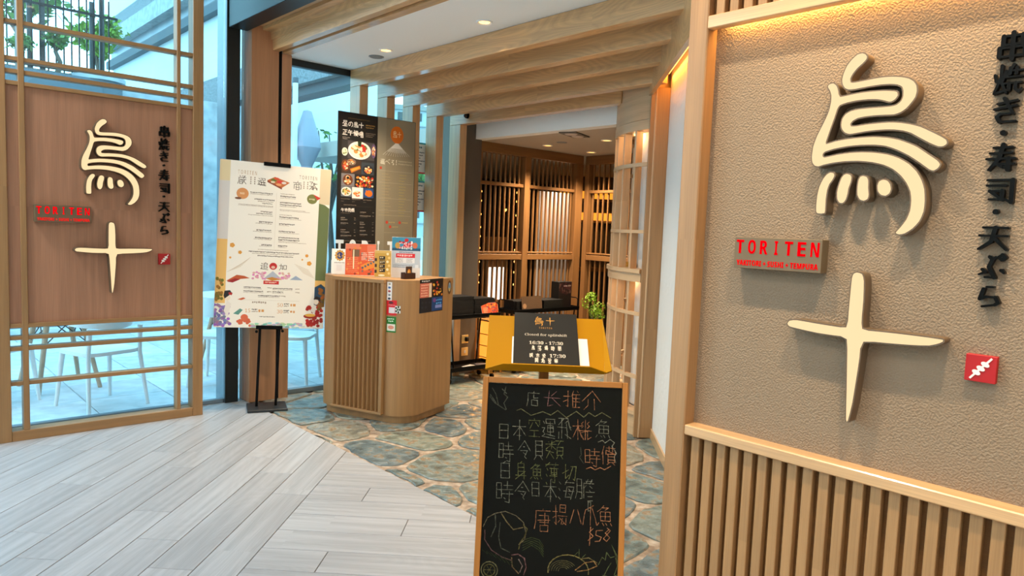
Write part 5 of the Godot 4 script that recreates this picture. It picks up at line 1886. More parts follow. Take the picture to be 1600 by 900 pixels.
func display_cabinet() -> void:
	var R := 0.99
	var t := thing("display_cabinet", "tall curved oak display cabinet with glazing bars and lit shelves beside the white wall", "cabinet", Vector3(5.19, 0, -2.98))
	var lay := Transform3D(Basis(Vector3.RIGHT, Vector3(0, 0, -1), Vector3.UP), Vector3.ZERO)
	var ring := func(called: String, r0: float, r1: float, y0: float, y1: float, m: Material, a0 := 190.0, a1 := 285.0) -> void:
		var s := Shape.new()
		# angles run with z downwards on the page, so the outline is mirrored into y
		s.add_extrusion(arc_ring(Vector2.ZERO, r0, r1, a0, a1), y0, y1, Vector2(2, 0.5), Vector2.ZERO, true, true, lay)
		part(called, s.mesh(), m, t)
	ring.call("plinth", R - 0.06, R - 0.012, 0.0, 0.155, M.cabinet_oak)
	ring.call("sill", R - 0.11, R, 0.1555, 0.185, M.cabinet_oak)
	ring.call("lower_rail", R - 0.03, R, 0.43, 0.455, M.cabinet_oak)
	ring.call("lower_rail", R - 0.03, R, 0.90, 0.925, M.cabinet_oak)
	ring.call("waist_band", R - 0.11, R + 0.006, 1.150, 1.215, M.cabinet_oak)
	ring.call("shelf_edge", R - 0.12, R + 0.02, 1.2155, 1.245, M.cabinet_oak)
	ring.call("upper_rail", R - 0.03, R, 1.51, 1.535, M.cabinet_oak)
	ring.call("upper_rail", R - 0.03, R, 2.0, 2.028, M.cabinet_oak)
	ring.call("head_band", R - 0.11, R, 2.265, 2.335, M.cabinet_oak)
	ring.call("head_panel", R - 0.10, R - 0.004, 2.338, 2.855, M.cabinet_oak)
	ring.call("shelf", 0.82, R - 0.121, 1.20, 1.235, M.cabinet_oak)
	ring.call("floor_shelf", 0.82, R - 0.121, 0.12, 0.155, M.cabinet_oak)
	ring.call("top_board", 0.82, R - 0.111, 2.30, 2.33, M.cabinet_oak)
	ring.call("back_wall", 0.79, 0.81, 0.156, 2.299, M.white_stucco, 158.0, 285.0)
	for a in [199.0, 209.5, 219.0, 229.0, 240.0, 252.0, 264.0, 276.0]:
		var th := deg_to_rad(a)
		for tier in [[0.1855, 1.1495], [1.2455, 2.2645]]:
			part("glazing_bar", board(0.06, tier[1] - tier[0], 0.022, 0.002, false), M.cabinet_oak, t, Vector3(cos(th) * (R - 0.034), (tier[0] + tier[1]) / 2, sin(th) * (R - 0.034)), Vector3(0, -th, 0))
	var th0 := deg_to_rad(188.0)
	part("stile", board(0.14, 2.855, 0.06, 0.003, false), M.cabinet_oak, t, Vector3(cos(th0) * (R - 0.065), 1.4275, sin(th0) * (R - 0.065)), Vector3(0, -th0, 0))
	part("side_board", board(0.36, 2.855, 0.03, 0.003, false), M.white_stucco, t, Vector3(cos(th0) * (R - 0.33), 1.4275, sin(th0) * (R - 0.33)), Vector3(0, -th0, 0))
	# small lamps under each top, and what stands on the shelf
	for k in 4:
		var th := deg_to_rad([193.5, 214.0, 193.5, 214.0][k])
		var y: float = 2.2995 if k < 2 else 1.1995
		var d := part("puck_lamp", lathe([Vector2(0, -0.012), Vector2(0.03, -0.012), Vector2(0.033, 0.0), Vector2(0, 0)], 14), M.candle_glow, t, Vector3(cos(th) * 0.86, y, sin(th) * 0.86))
		var l := OmniLight3D.new()
		l.name = "puck_light"
		l.light_color = Color(1.0, 0.80, 0.55)
		l.light_energy = 0.03 if k < 2 else 0.022
		l.light_size = 0.03
		l.shadow_enabled = true
		l.position.y = -0.03
		d.add_child(l)
	var th1 := deg_to_rad(196.0)
	var fr := thing("lit_card_frame", "small white card frame on the curved cabinet shelf, its lit face made to glow", "lamp", t.position + Vector3(cos(th1) * 0.87, 1.2355, sin(th1) * 0.87), -th1 + PI / 2)  # a card frame; the light falling on it is made a glowing face
	part("frame", board(0.07, 0.11, 0.012, 0.002, false), M.cabinet_oak, fr, Vector3(0, 0.055, 0))
	part("light_face", board(0.05, 0.085, 0.003, 0.0, false), M.shoji_glow, fr, Vector3(0, 0.055, 0.0076))
	var th2 := deg_to_rad(214.0)
	var bx := thing("gold_box", "small shiny gold box on the shelf of the curved cabinet", "box", t.position + Vector3(cos(th2) * 0.865, 1.2355, sin(th2) * 0.865), -th2 + PI / 2)
	part("box", board(0.09, 0.035, 0.06, 0.003, false), plain("gold", Color(0.85, 0.65, 0.25), 0.3, 0.6), bx, Vector3(0, 0.0175, 0))
	part("lid", board(0.094, 0.012, 0.064, 0.002, false), plain("gold", Color.WHITE), bx, Vector3(0, 0.0415, 0))


# ---------------------------------------------------------------- trolleys with menus

func trolley(label: String, at: Vector3, w: float, d: float) -> Node3D:
	var t := thing("trolley", label, "trolley", at)
	for y in [0.12, 0.63]:
		slab("tray", Vector3(-w / 2, y, -d / 2), Vector3(w / 2, y + 0.012, d / 2), M.black_metal, t)
		for sz in [-1, 1]:
			slab("tray_rim", Vector3(-w / 2, y + 0.0125, sz * (d / 2 - 0.004) - 0.004), Vector3(w / 2, y + 0.042, sz * (d / 2 - 0.004) + 0.004), M.black_metal, t, 0.001)
		for sx in [-1, 1]:
			slab("tray_rim", Vector3(sx * (w / 2 - 0.004) - 0.004, y + 0.0125, -d / 2 + 0.0085), Vector3(sx * (w / 2 - 0.004) + 0.004, y + 0.042, d / 2 - 0.0085), M.black_metal, t, 0.001)
	for sx in [-1, 1]:
		for sz in [-1, 1]:
			part("leg", tube([Vector3(sx * (w / 2 - 0.10), 0.1325, sz * (d / 2 - 0.03)), Vector3(sx * (w / 2 - 0.05), 0.6295, sz * (d / 2 - 0.03))], 0.008), M.black_metal, t)
			var c: MeshInstance3D = part("caster", lathe([Vector2(0, -0.011), Vector2(0.024, -0.011), Vector2(0.026, 0), Vector2(0.024, 0.011), Vector2(0, 0.011)], 14), M.black_metal, t, Vector3(sx * (w / 2 - 0.06), 0.0265, sz * (d / 2 - 0.04)), Vector3(0, 0, PI / 2))
			part("fork", tube([Vector3(0.0, -0.02, 0), Vector3(0.065, -0.02, 0.0)], 0.006, -1.0, 6), M.black_metal, c, Vector3(0.028, 0, 0))
	for sx in [-1, 1]:
		var x: float = sx * (w / 2 - 0.012)
		part("handle", tube([Vector3(x, 0.6725, -d / 2 + 0.02), Vector3(x, 0.75, -d / 2 + 0.02), Vector3(x, 0.765, -d / 2 + 0.05), Vector3(x, 0.765, d / 2 - 0.05), Vector3(x, 0.75, d / 2 - 0.02), Vector3(x, 0.6725, d / 2 - 0.02)], 0.006), M.black_metal, t)
	return t


var menu_proto: Node3D


func _nth(k: int) -> String:
	return ["topmost", "second", "third", "fourth", "fifth", "sixth", "seventh", "eighth", "ninth", "tenth", "eleventh", "twelfth", "thirteenth", "fourteenth"][k - 1] + ("" if k == 1 else " from the top,")


func menu_book(at: Vector3, turn: float, label: String, group: String) -> Node3D:
	var o: Node3D
	if menu_proto == null:
		o = thing("menu_book", label, "menu", at, turn, group)
		slab("cover", Vector3(-0.15, 0, -0.105), Vector3(0.15, 0.0022, 0.105), M.menu_cover, o, 0.0)
		slab("cover", Vector3(-0.15, 0.0118, -0.105), Vector3(0.15, 0.014, 0.105), M.menu_cover, o, 0.0)
		slab("pages", Vector3(-0.144, 0.0023, -0.099), Vector3(0.148, 0.0117, 0.1045), M.menu_pages, o, 0.0)
		menu_proto = o
	else:
		o = menu_proto.duplicate()
		o.name = numbered("menu_book")
		add_child(o)
		o.position = at
		o.rotation.y = turn
		tag(o, label, "menu", group)
	return o


func trolleys() -> void:
	var t1 := trolley("black two-tier trolley beside the counter with piled menus", Vector3(4.385, 0, -5.365), 0.66, 0.28)
	for i in 14:
		menu_book(Vector3(4.235 + rng.randf_range(-0.003, 0.003), 0.6425 + i * 0.0142, -5.365), rng.randf_range(-0.02, 0.02), _nth(14 - i) + " black menu book of the tall pile on the left trolley", "menus piled at the left of the left trolley")
	for i in 12:
		menu_book(Vector3(4.54 + rng.randf_range(-0.003, 0.003), 0.6425 + i * 0.0142, -5.38), 0.05 + rng.randf_range(-0.02, 0.02) + PI / 2 * 0, _nth(12 - i) + " black menu book of the shorter pile on the left trolley", "menus piled at the right of the left trolley").scale = Vector3(0.92, 1, 0.9)
	var a := Art.new(190, 120, Color(0.85, 0.34, 0.13))
	for i in 30:
		a.ell(60 + rng.randf() * 120.0, 12 + rng.randf() * 96.0, 11, 10, [Color(0.40, 0.20, 0.12), Color(0.92, 0.55, 0.15), Color(0.55, 0.30, 0.3), Color(0.78, 0.16, 0.08)][rng.randi() % 4])
	for i in 5:
		greek(a, 18, 44 + i * 13, 52, 9, Color(0.95, 0.72, 0.55))
	var lf := thing("orange_leaflet", "orange leaflet with food pictures propped on the left trolley", "leaflet", Vector3(4.60, 0.643, -5.246), -0.05)
	var tilt := Basis(Vector3.RIGHT, -0.35)
	var sheet := part("sheet", board(0.21, 0.13, 0.003, 0.0, false), M.white_card, lf)
	sheet.transform = Transform3D(tilt, tilt * Vector3(0, 0.065, 0.0))
	var pr := part("print", printed(0.208, 0.128, 0.0019), print_mat("orange_leaflet_print", a), lf)
	pr.transform = Transform3D(tilt, tilt * Vector3(0, 0.065, 0.0))
	for i in 2:
		var tray := thing("paper_sheet", ["pale printed sheet lying on the left trolley's lower tray", "grey printed sheet on the left trolley's lower tray, under its right end"][i], "paper", Vector3(4.42 + i * 0.16, 0.1325, -5.33), 0.3 - i * 0.7)
		part("sheet", board(0.15, 0.004, 0.10, 0.0, false), [M.white_card, plain("grey_print", Color(0.3, 0.32, 0.38), 0.5)][i], tray, Vector3(0, 0.002 + 0.005 * i, 0))
	var t2 := trolley("black two-tier trolley in front of the partition with brown card and dark box", Vector3(5.45, 0, -5.42), 1.0, 0.28)
	for i in 8:
		menu_book(Vector3(5.55, 0.6425 + i * 0.0142, -5.41), rng.randf_range(-0.02, 0.02), _nth(8 - i) + " black menu book of the open pile on the right trolley", "menus piled on the right trolley")
	for i in 8:
		menu_book(Vector3(5.17, 0.6425 + i * 0.0142, -5.43), rng.randf_range(-0.02, 0.02), _nth(8 - i) + " black menu book of the pile behind the brown card", "menus piled behind the brown card")
	a = Art.new(160, 100, Color(0.36, 0.27, 0.19))
	for i in 500:
		a.rect(rng.randf() * 158.0, rng.randf() * 98.0, 2, 1, Color(0.42 + rng.randf() * 0.1, 0.33, 0.24))
	a.ell(22, 76, 14, 20, Color(0.66, 0.50, 0.36))
	lf = thing("brown_card", "brown woven-look card propped against the right trolley's menus", "card", Vector3(5.22, 0.673, -5.296), 0.0)
	tilt = Basis(Vector3.RIGHT, -0.15)
	sheet = part("sheet", board(0.30, 0.135, 0.003, 0.0, false), M.dark_brown, lf)
	sheet.transform = Transform3D(tilt, tilt * Vector3(0, 0.068, 0.0))
	pr = part("print", printed(0.298, 0.133, 0.0019), print_mat("brown_card_print", a), lf)
	pr.transform = Transform3D(tilt, tilt * Vector3(0, 0.068, 0.0))
	a = Art.new(160, 160, Color(0.10, 0.065, 0.06))
	for i in 60:
		a.ell(10 + rng.randf() * 140.0, 10 + rng.randf() * 60.0, 12, 10, [Color(0.25, 0.12, 0.12), Color(0.35, 0.25, 0.22), Color(0.16, 0.08, 0.09)][rng.randi() % 3])
	greek(a, 60, 20, 40, 10, Color(0.7, 0.6, 0.6))
	greek(a, 112, 18, 40, 10, Color(0.6, 0.52, 0.5))
	var bx := thing("dark_box", "dark printed box standing on the right trolley by the plant", "box", Vector3(5.80, 0.6425, -5.43), 0.0)
	part("box", board(0.21, 0.30, 0.12, 0.003, false), M.menu_cover, bx, Vector3(0, 0.15, 0))
	part("print", printed(0.206, 0.296, 0.0004), print_mat("dark_box_print", a), bx, Vector3(0, 0.15, 0.0604))
	# plant on a stool
	var st := thing("plant_stool", "low dark stool carrying the small green tree", "stool", Vector3(5.82, 0, -4.98))
	part("seat", lathe([Vector2(0, 0.36), Vector2(0.15, 0.36), Vector2(0.155, 0.38), Vector2(0.15, 0.395), Vector2(0, 0.395)]), M.dark_slat, st)
	for k in 3:
		part("leg", tube([Vector3(cos(TAU * k / 3) * 0.10, 0.36, sin(TAU * k / 3) * 0.10), Vector3(cos(TAU * k / 3) * 0.14, 0.0, sin(TAU * k / 3) * 0.14)], 0.014), M.dark_slat, st)
	var pl := thing("bonsai", "small bright green tree in a dark pot near the curved cabinet", "plant", Vector3(5.82, 0.3953, -4.98))
	part("pot", lathe([Vector2(0, 0), Vector2(0.08, 0), Vector2(0.11, 0.09), Vector2(0.10, 0.09), Vector2(0.075, 0.02), Vector2(0, 0.075)]), M.clay, pl)
	part("trunk", tube([Vector3(0, 0.06, 0), Vector3(0.02, 0.15, 0.01), Vector3(-0.02, 0.24, 0), Vector3(0.01, 0.33, 0)], 0.016, 0.008), M.bark, pl)
	var s := Shape.new()
	for b in [[-0.05, 0.36, 0.0, 0.10], [0.05, 0.30, 0.04, 0.09], [-0.03, 0.26, 0.06, 0.08], [0.10, 0.20, 0.02, 0.07], [0.0, 0.42, -0.02, 0.07], [0.14, 0.25, -0.03, 0.05]]:
		for i in 110:
			var d := Vector3(rng.randfn(), rng.randfn() * 0.7, rng.randfn()).normalized()
			var c: Vector3 = Vector3(b[0], b[1], b[2]) + d * b[3] * (0.55 + 0.45 * rng.randf())
			_leaf(s, c, d, 0.028)
	var fo := part("foliage", s.mesh(), M.leaf_bright, pl)
	fo.set_meta("kind", "stuff")
	# shoji floor lamp glowing behind the trolley
	var lm := thing("shoji_lamp", "glowing wood-framed paper floor lamp behind the left trolley", "lamp", Vector3(4.85, 0, -5.53))
	for sx in [-1, 1]:
		for sz in [-1, 1]:
			slab("corner_post", Vector3(sx * 0.085 - 0.009, 0, sz * 0.085 - 0.009), Vector3(sx * 0.085 + 0.009, 0.56, sz * 0.085 + 0.009), M.lamp_wood, lm, 0.002)
	for y in [0.03, 0.54]:
		for s4 in [-1, 1]:
			slab("lamp_rail", Vector3(-0.0755, y, s4 * 0.085 - 0.007), Vector3(0.0755, y + 0.018, s4 * 0.085 + 0.007), M.lamp_wood, lm, 0.002)
			slab("lamp_rail", Vector3(s4 * 0.085 - 0.007, y, -0.0755), Vector3(s4 * 0.085 + 0.007, y + 0.018, 0.0755), M.lamp_wood, lm, 0.002)
	for y in [0.16, 0.28, 0.40]:
		slab("lamp_bar", Vector3(-0.0755, y, 0.082), Vector3(0.0755, y + 0.008, 0.088), M.lamp_wood, lm, 0.001)
		slab("lamp_bar", Vector3(-0.088, y, -0.0755), Vector3(-0.082, y + 0.008, 0.0755), M.lamp_wood, lm, 0.001)
	part("paper_shade", board(0.155, 0.49, 0.155, 0.002, false), M.shoji_glow, lm, Vector3(0, 0.294, 0))
	var l := OmniLight3D.new()
	l.name = "shoji_light"
	l.light_color = Color(1.0, 0.66, 0.28)
	l.light_energy = 0.25
	l.light_size = 0.1
	l.shadow_enabled = true
	l.position = Vector3(0, 0.3, 0.11)
	lm.add_child(l)


func _leaf(s: Shape, c: Vector3, d: Vector3, size: float) -> void:
	var u := d.cross(Vector3(rng.randfn(), rng.randfn(), rng.randfn())).normalized()
	var w := d.cross(u)
	var n := (d + w * 0.4).normalized()
	var tip := u * size * 0.5
	var side := (w * 0.8 - d * 0.25).normalized() * size * 0.22
	s.tri(c - tip, c + side, c + tip, n, n, n)
	s.tri(c - tip, c + tip, c - side, n, n, n)


# ---------------------------------------------------------------- chalkboard

func chalk(a: Art, pts: Array, w: float, c: Color) -> void:
	# a broken, uneven line in photograph pixels measured on the board
	var prev := _b(pts[0])
	for i in range(1, pts.size()):
		var q := _b(pts[i])
		var n := maxi(1, int(prev.distance_to(q) / 7.0))
		for k in n:
			var p0 := prev.lerp(q, float(k) / n)
			var p1 := prev.lerp(q, float(k + 1) / n)
			a.line(PackedVector2Array([p0, p1]), w * rng.randf_range(0.75, 1.2), c.darkened(rng.randf() * 0.35))
		prev = q


func _b(p: Vector2) -> Vector2:
	return Vector2((p.x - 754.0 + (p.y - 597.0) * 0.03) * 2.76, (p.y - 597.0) * 2.745)


func chalk_char(a: Art, name: String, x0: float, y0: float, x1: float, y1: float, c: Color, w := 2.3) -> void:
	for st in strokes(name, Rect2(x0, y0, x1 - x0, y1 - y0)):
		var pts := []
		for p in st:
			pts.append(p + Vector2(rng.randf_range(-0.5, 0.5), rng.randf_range(-0.5, 0.5)))
		chalk(a, pts, w, c)


func paint_chalkboard() -> Art:
	var a := Art.new(595, 905, Color(0.07, 0.075, 0.07))
	# old smears of chalk
	for i in 60:
		var p := Vector2(rng.randf() * 595.0, rng.randf() * 905.0)
		a.line(PackedVector2Array([p, p + Vector2(rng.randf_range(-70, 70), rng.randf_range(-30, 30))]), 16, Color(0.058 + rng.randf() * 0.012, 0.064 + rng.randf() * 0.012, 0.058 + rng.randf() * 0.01))
	var white := Color(0.52, 0.53, 0.47)
	var green := Color(0.45, 0.47, 0.30)
	var orange := Color(0.70, 0.48, 0.34)
	var pink := Color(0.56, 0.40, 0.40)
	var grey := Color(0.30, 0.31, 0.27)
	var olive := Color(0.36, 0.34, 0.20)
	for c in [["店", 815, 608, 837, 633, white], ["长", 843, 606, 871, 632, pink], ["推", 875, 604, 902, 632, orange], ["介", 904, 603, 936, 635, orange],
			["日", 770, 664, 789, 688, white], ["本", 793, 655, 815, 690, white], ["空", 817, 652, 838, 683, green], ["運", 840, 652, 862, 685, white], ["飛", 865, 650, 888, 684, white], ["機", 890, 650, 921, 684, orange], ["魚", 927, 649, 950, 679, white],
			["時", 771, 692, 796, 722, white], ["令", 802, 689, 823, 719, white], ["貝", 827, 688, 844, 720, white], ["類", 847, 687, 876, 717, green], ["時", 909, 696, 934, 723, orange], ["價", 936, 691, 959, 722, orange],
			["白", 774, 724, 790, 752, white], ["身", 799, 722, 817, 753, green], ["魚", 823, 725, 842, 751, green], ["薄", 847, 722, 868, 752, green], ["切", 874, 724, 897, 751, green],
			["時", 768, 755, 796, 787, white], ["令", 798, 754, 822, 785, white], ["日", 824, 755, 839, 778, white], ["本", 843, 749, 865, 786, white], ["海", 867, 749, 893, 781, white], ["膽", 895, 746, 925, 778, white],
			["唐", 829, 796, 856, 830, orange], ["揚", 859, 789, 883, 821, orange], ["八", 886, 792, 905, 818, orange], ["爪", 906, 787, 929, 820, orange], ["魚", 929, 786, 953, 819, orange]]:
		chalk_char(a, c[0], c[1], c[2], c[3], c[4], c[5])
	chalk(a, [Vector2(923, 824), Vector2(917, 830), Vector2(923, 836), Vector2(915, 843)], 3.2, orange)
	chalk(a, [Vector2(919, 822), Vector2(917, 851)], 3.0, orange)
	chalk(a, [Vector2(938, 826), Vector2(928, 827), Vector2(927, 834), Vector2(936, 837), Vector2(933, 843), Vector2(926, 844)], 3.2, orange)
	chalk(a, [Vector2(948, 824), Vector2(942, 830), Vector2(949, 837), Vector2(944, 843), Vector2(939, 839), Vector2(950, 826), Vector2(945, 822)], 3.2, orange)
	# the mountain line under the heading
	chalk(a, [Vector2(800, 641), Vector2(807, 638), Vector2(823, 648), Vector2(842, 641), Vector2(855, 646), Vector2(866, 638), Vector2(880, 649), Vector2(896, 638), Vector2(908, 647), Vector2(916, 639), Vector2(926, 645), Vector2(937, 638), Vector2(951, 646)], 3.6, Color(0.42, 0.42, 0.30))
	# cloud round the market-price note
	chalk(a, [Vector2(903, 696), Vector2(904, 708), Vector2(901, 712), Vector2(908, 722)], 3.0, grey)
	chalk(a, [Vector2(931, 686), Vector2(938, 683), Vector2(942, 687), Vector2(950, 681), Vector2(957, 686), Vector2(953, 692), Vector2(960, 703), Vector2(956, 709), Vector2(959, 718)], 3.0, white)
	chalk(a, [Vector2(912, 730), Vector2(919, 727), Vector2(926, 731), Vector2(934, 727), Vector2(941, 730), Vector2(951, 724)], 3.0, orange)
	# sketched leaves in the upper corner
	for l in [[Vector2(760, 606), Vector2(766, 616), Vector2(770, 632)], [Vector2(756, 620), Vector2(764, 630), Vector2(782, 641)], [Vector2(782, 603), Vector2(779, 615), Vector2(785, 620), Vector2(779, 630), Vector2(783, 640)], [Vector2(757, 617), Vector2(764, 627), Vector2(768, 633)], [Vector2(776, 607), Vector2(783, 614)]]:
		chalk(a, l, 4.0, grey)
	# prawn or crab
	chalk(a, [Vector2(749, 830), Vector2(756, 815), Vector2(768, 808), Vector2(784, 804), Vector2(801, 810), Vector2(813, 820), Vector2(817, 836), Vector2(815, 847), Vector2(806, 855)], 3.4, Color(0.46, 0.42, 0.33))
	chalk(a, [Vector2(768, 808), Vector2(769, 828), Vector2(762, 845)], 4.5, grey)
	chalk(a, [Vector2(778, 808), Vector2(786, 820), Vector2(797, 832), Vector2(812, 828)], 4.0, Color(0.45, 0.40, 0.28))
	chalk(a, [Vector2(776, 822), Vector2(774, 845), Vector2(778, 862), Vector2(792, 868)], 4.0, grey)
	chalk(a, [Vector2(752, 835), Vector2(752, 850), Vector2(763, 866), Vector2(780, 876), Vector2(794, 880)], 4.0, pink.darkened(0.3))
	chalk(a, [Vector2(813, 824), Vector2(819, 830), Vector2(815, 842), Vector2(808, 852), Vector2(806, 862)], 4.5, olive)
	for k in 5:
		chalk(a, [Vector2(812, 848 + k * 4), Vector2(826, 843 + k * 3), Vector2(838, 846 + k * 4), Vector2(845, 856 + k * 4)], 2.6, Color(0.25, 0.29, 0.17))
	chalk(a, [Vector2(795, 872), Vector2(805, 870), Vector2(815, 876), Vector2(818, 890), Vector2(814, 902)], 4.5, pink.darkened(0.2))
	chalk(a, [Vector2(795, 876), Vector2(796, 890), Vector2(806, 900)], 4.5, Color(0.42, 0.34, 0.24))
	chalk(a, [Vector2(806, 878), Vector2(812, 888), Vector2(808, 898)], 4.0, Color(0.48, 0.42, 0.4))
	# lemon slice
	for r in [[13, olive.lightened(0.12)], [9, olive]]:
		var pts := []
		for i in 17:
			pts.append(Vector2(760 + cos(TAU * i / 16) * r[0], 897 + sin(TAU * i / 16) * r[0]))
		chalk(a, pts, 4.0, r[1])
	for i in 6:
		chalk(a, [Vector2(760, 897), Vector2(760 + cos(TAU * i / 6) * 9, 897 + sin(TAU * i / 6) * 9)], 2.0, olive)
	for i in 7:
		chalk(a, [Vector2(748 + i * 7, 866 + i * 2), Vector2(757 + i * 7, 872 + i * 3)], 2.5, Color(0.17, 0.22, 0.12))
	# fish slice on ice
	var fish := []
	for i in 13:
		var th := PI * 0.95 + PI * 1.1 * i / 12
		fish.append(Vector2(884 + cos(th) * 32, 892 + sin(th) * 25))
	chalk(a, fish, 4.0, Color(0.50, 0.46, 0.28))
	for k in 5:
		var arc := []
		for i in 8:
			var th := PI * 1.0 + PI * 0.8 * i / 7
			arc.append(Vector2(876 + cos(th) * (22 - k * 3.6), 893 + sin(th) * (17 - k * 2.6)))
		chalk(a, arc, 2.4, Color(0.38, 0.36, 0.24))
	chalk(a, [Vector2(895, 890), Vector2(910, 878), Vector2(924, 875), Vector2(929, 882), Vector2(914, 889), Vector2(898, 892)], 4.0, Color(0.55, 0.42, 0.26))
	chalk(a, [Vector2(905, 872), Vector2(916, 870), Vector2(929, 877)], 3.5, Color(0.48, 0.44, 0.28))
	for l in [[Vector2(892, 869), Vector2(899, 862)], [Vector2(901, 870), Vector2(901, 857)], [Vector2(906, 870), Vector2(911, 865)], [Vector2(931, 880), Vector2(937, 868), Vector2(942, 872), Vector2(944, 860), Vector2(950, 868), Vector2(956, 866)], [Vector2(958, 868), Vector2(961, 880), Vector2(956, 894)], [Vector2(939, 898), Vector2(946, 884), Vector2(951, 876)], [Vector2(952, 848), Vector2(957, 860), Vector2(963, 880), Vector2(962, 900)], [Vector2(954, 852), Vector2(962, 868)], [Vector2(938, 896), Vector2(952, 898), Vector2(963, 893)]]:
		chalk(a, l, 2.8, Color(0.36, 0.40, 0.26))
	return a


func chalkboard() -> void:
	var turn := -0.780
	var tilt := Basis(Vector3.RIGHT, -0.206)
	var t := thing("chalkboard", "tan-framed chalkboard on folding legs with handwritten specials and seafood sketches", "chalkboard", Vector3(1.949, 0, -1.825), turn)
	var L := 0.915
	var w := 0.594
	var lean := Node3D.new()
	var place := func(called: String, a: Vector3, b: Vector3, m: Material) -> MeshInstance3D:
		var s := (b - a).abs()
		var o := part(called, board(s.x, s.y, s.z, 0.002), m, t)
		o.transform = Transform3D(tilt, tilt * ((a + b) * 0.5))
		return o
	place.call("frame_stile", Vector3(-w / 2, 0.012, -0.022), Vector3(-w / 2 + 0.023, L, 0.0), M.board_frame)
	place.call("frame_stile", Vector3(w / 2 - 0.023, 0.012, -0.022), Vector3(w / 2, L, 0.0), M.board_frame)
	place.call("frame_rail", Vector3(-w / 2 + 0.0235, L - 0.023, -0.022), Vector3(w / 2 - 0.0235, L, 0.0), M.board_frame)
	place.call("frame_rail", Vector3(-w / 2 + 0.0235, 0.055, -0.022), Vector3(w / 2 - 0.0235, 0.078, 0.0), M.board_frame)
	place.call("blackboard", Vector3(-w / 2 + 0.0235, 0.0785, -0.014), Vector3(w / 2 - 0.0235, L - 0.0235, -0.006), M.black_board)
	var cm := print_mat("chalk_print", paint_chalkboard(), 0.75)
	cm.metallic_specular = 0.2
	var p := part("chalk_drawing", printed(w - 0.048, L - 0.0235 - 0.079, 0.0004), cm, t)
	p.transform = Transform3D(tilt, tilt * Vector3(0, (0.079 + L - 0.0235) / 2, -0.006))
	lean.free()
	# hinged rear legs
	var back := Basis(Vector3.RIGHT, 0.20)
	var top := tilt * Vector3(0, L - 0.03, -0.024)
	for sx in [-1, 1]:
		var o := part("rear_leg", board(0.022, 0.86, 0.018, 0.002), M.board_frame, t)
		o.transform = Transform3D(back, top + back * Vector3(sx * 0.275, -0.43, -0.012))
	var cb := part("rear_rail", board(0.528, 0.022, 0.016, 0.002), M.board_frame, t)
	cb.transform = Transform3D(back, top + back * Vector3(0, -0.70, -0.012))


# ---------------------------------------------------------------- yellow lectern with the closing-hours sign

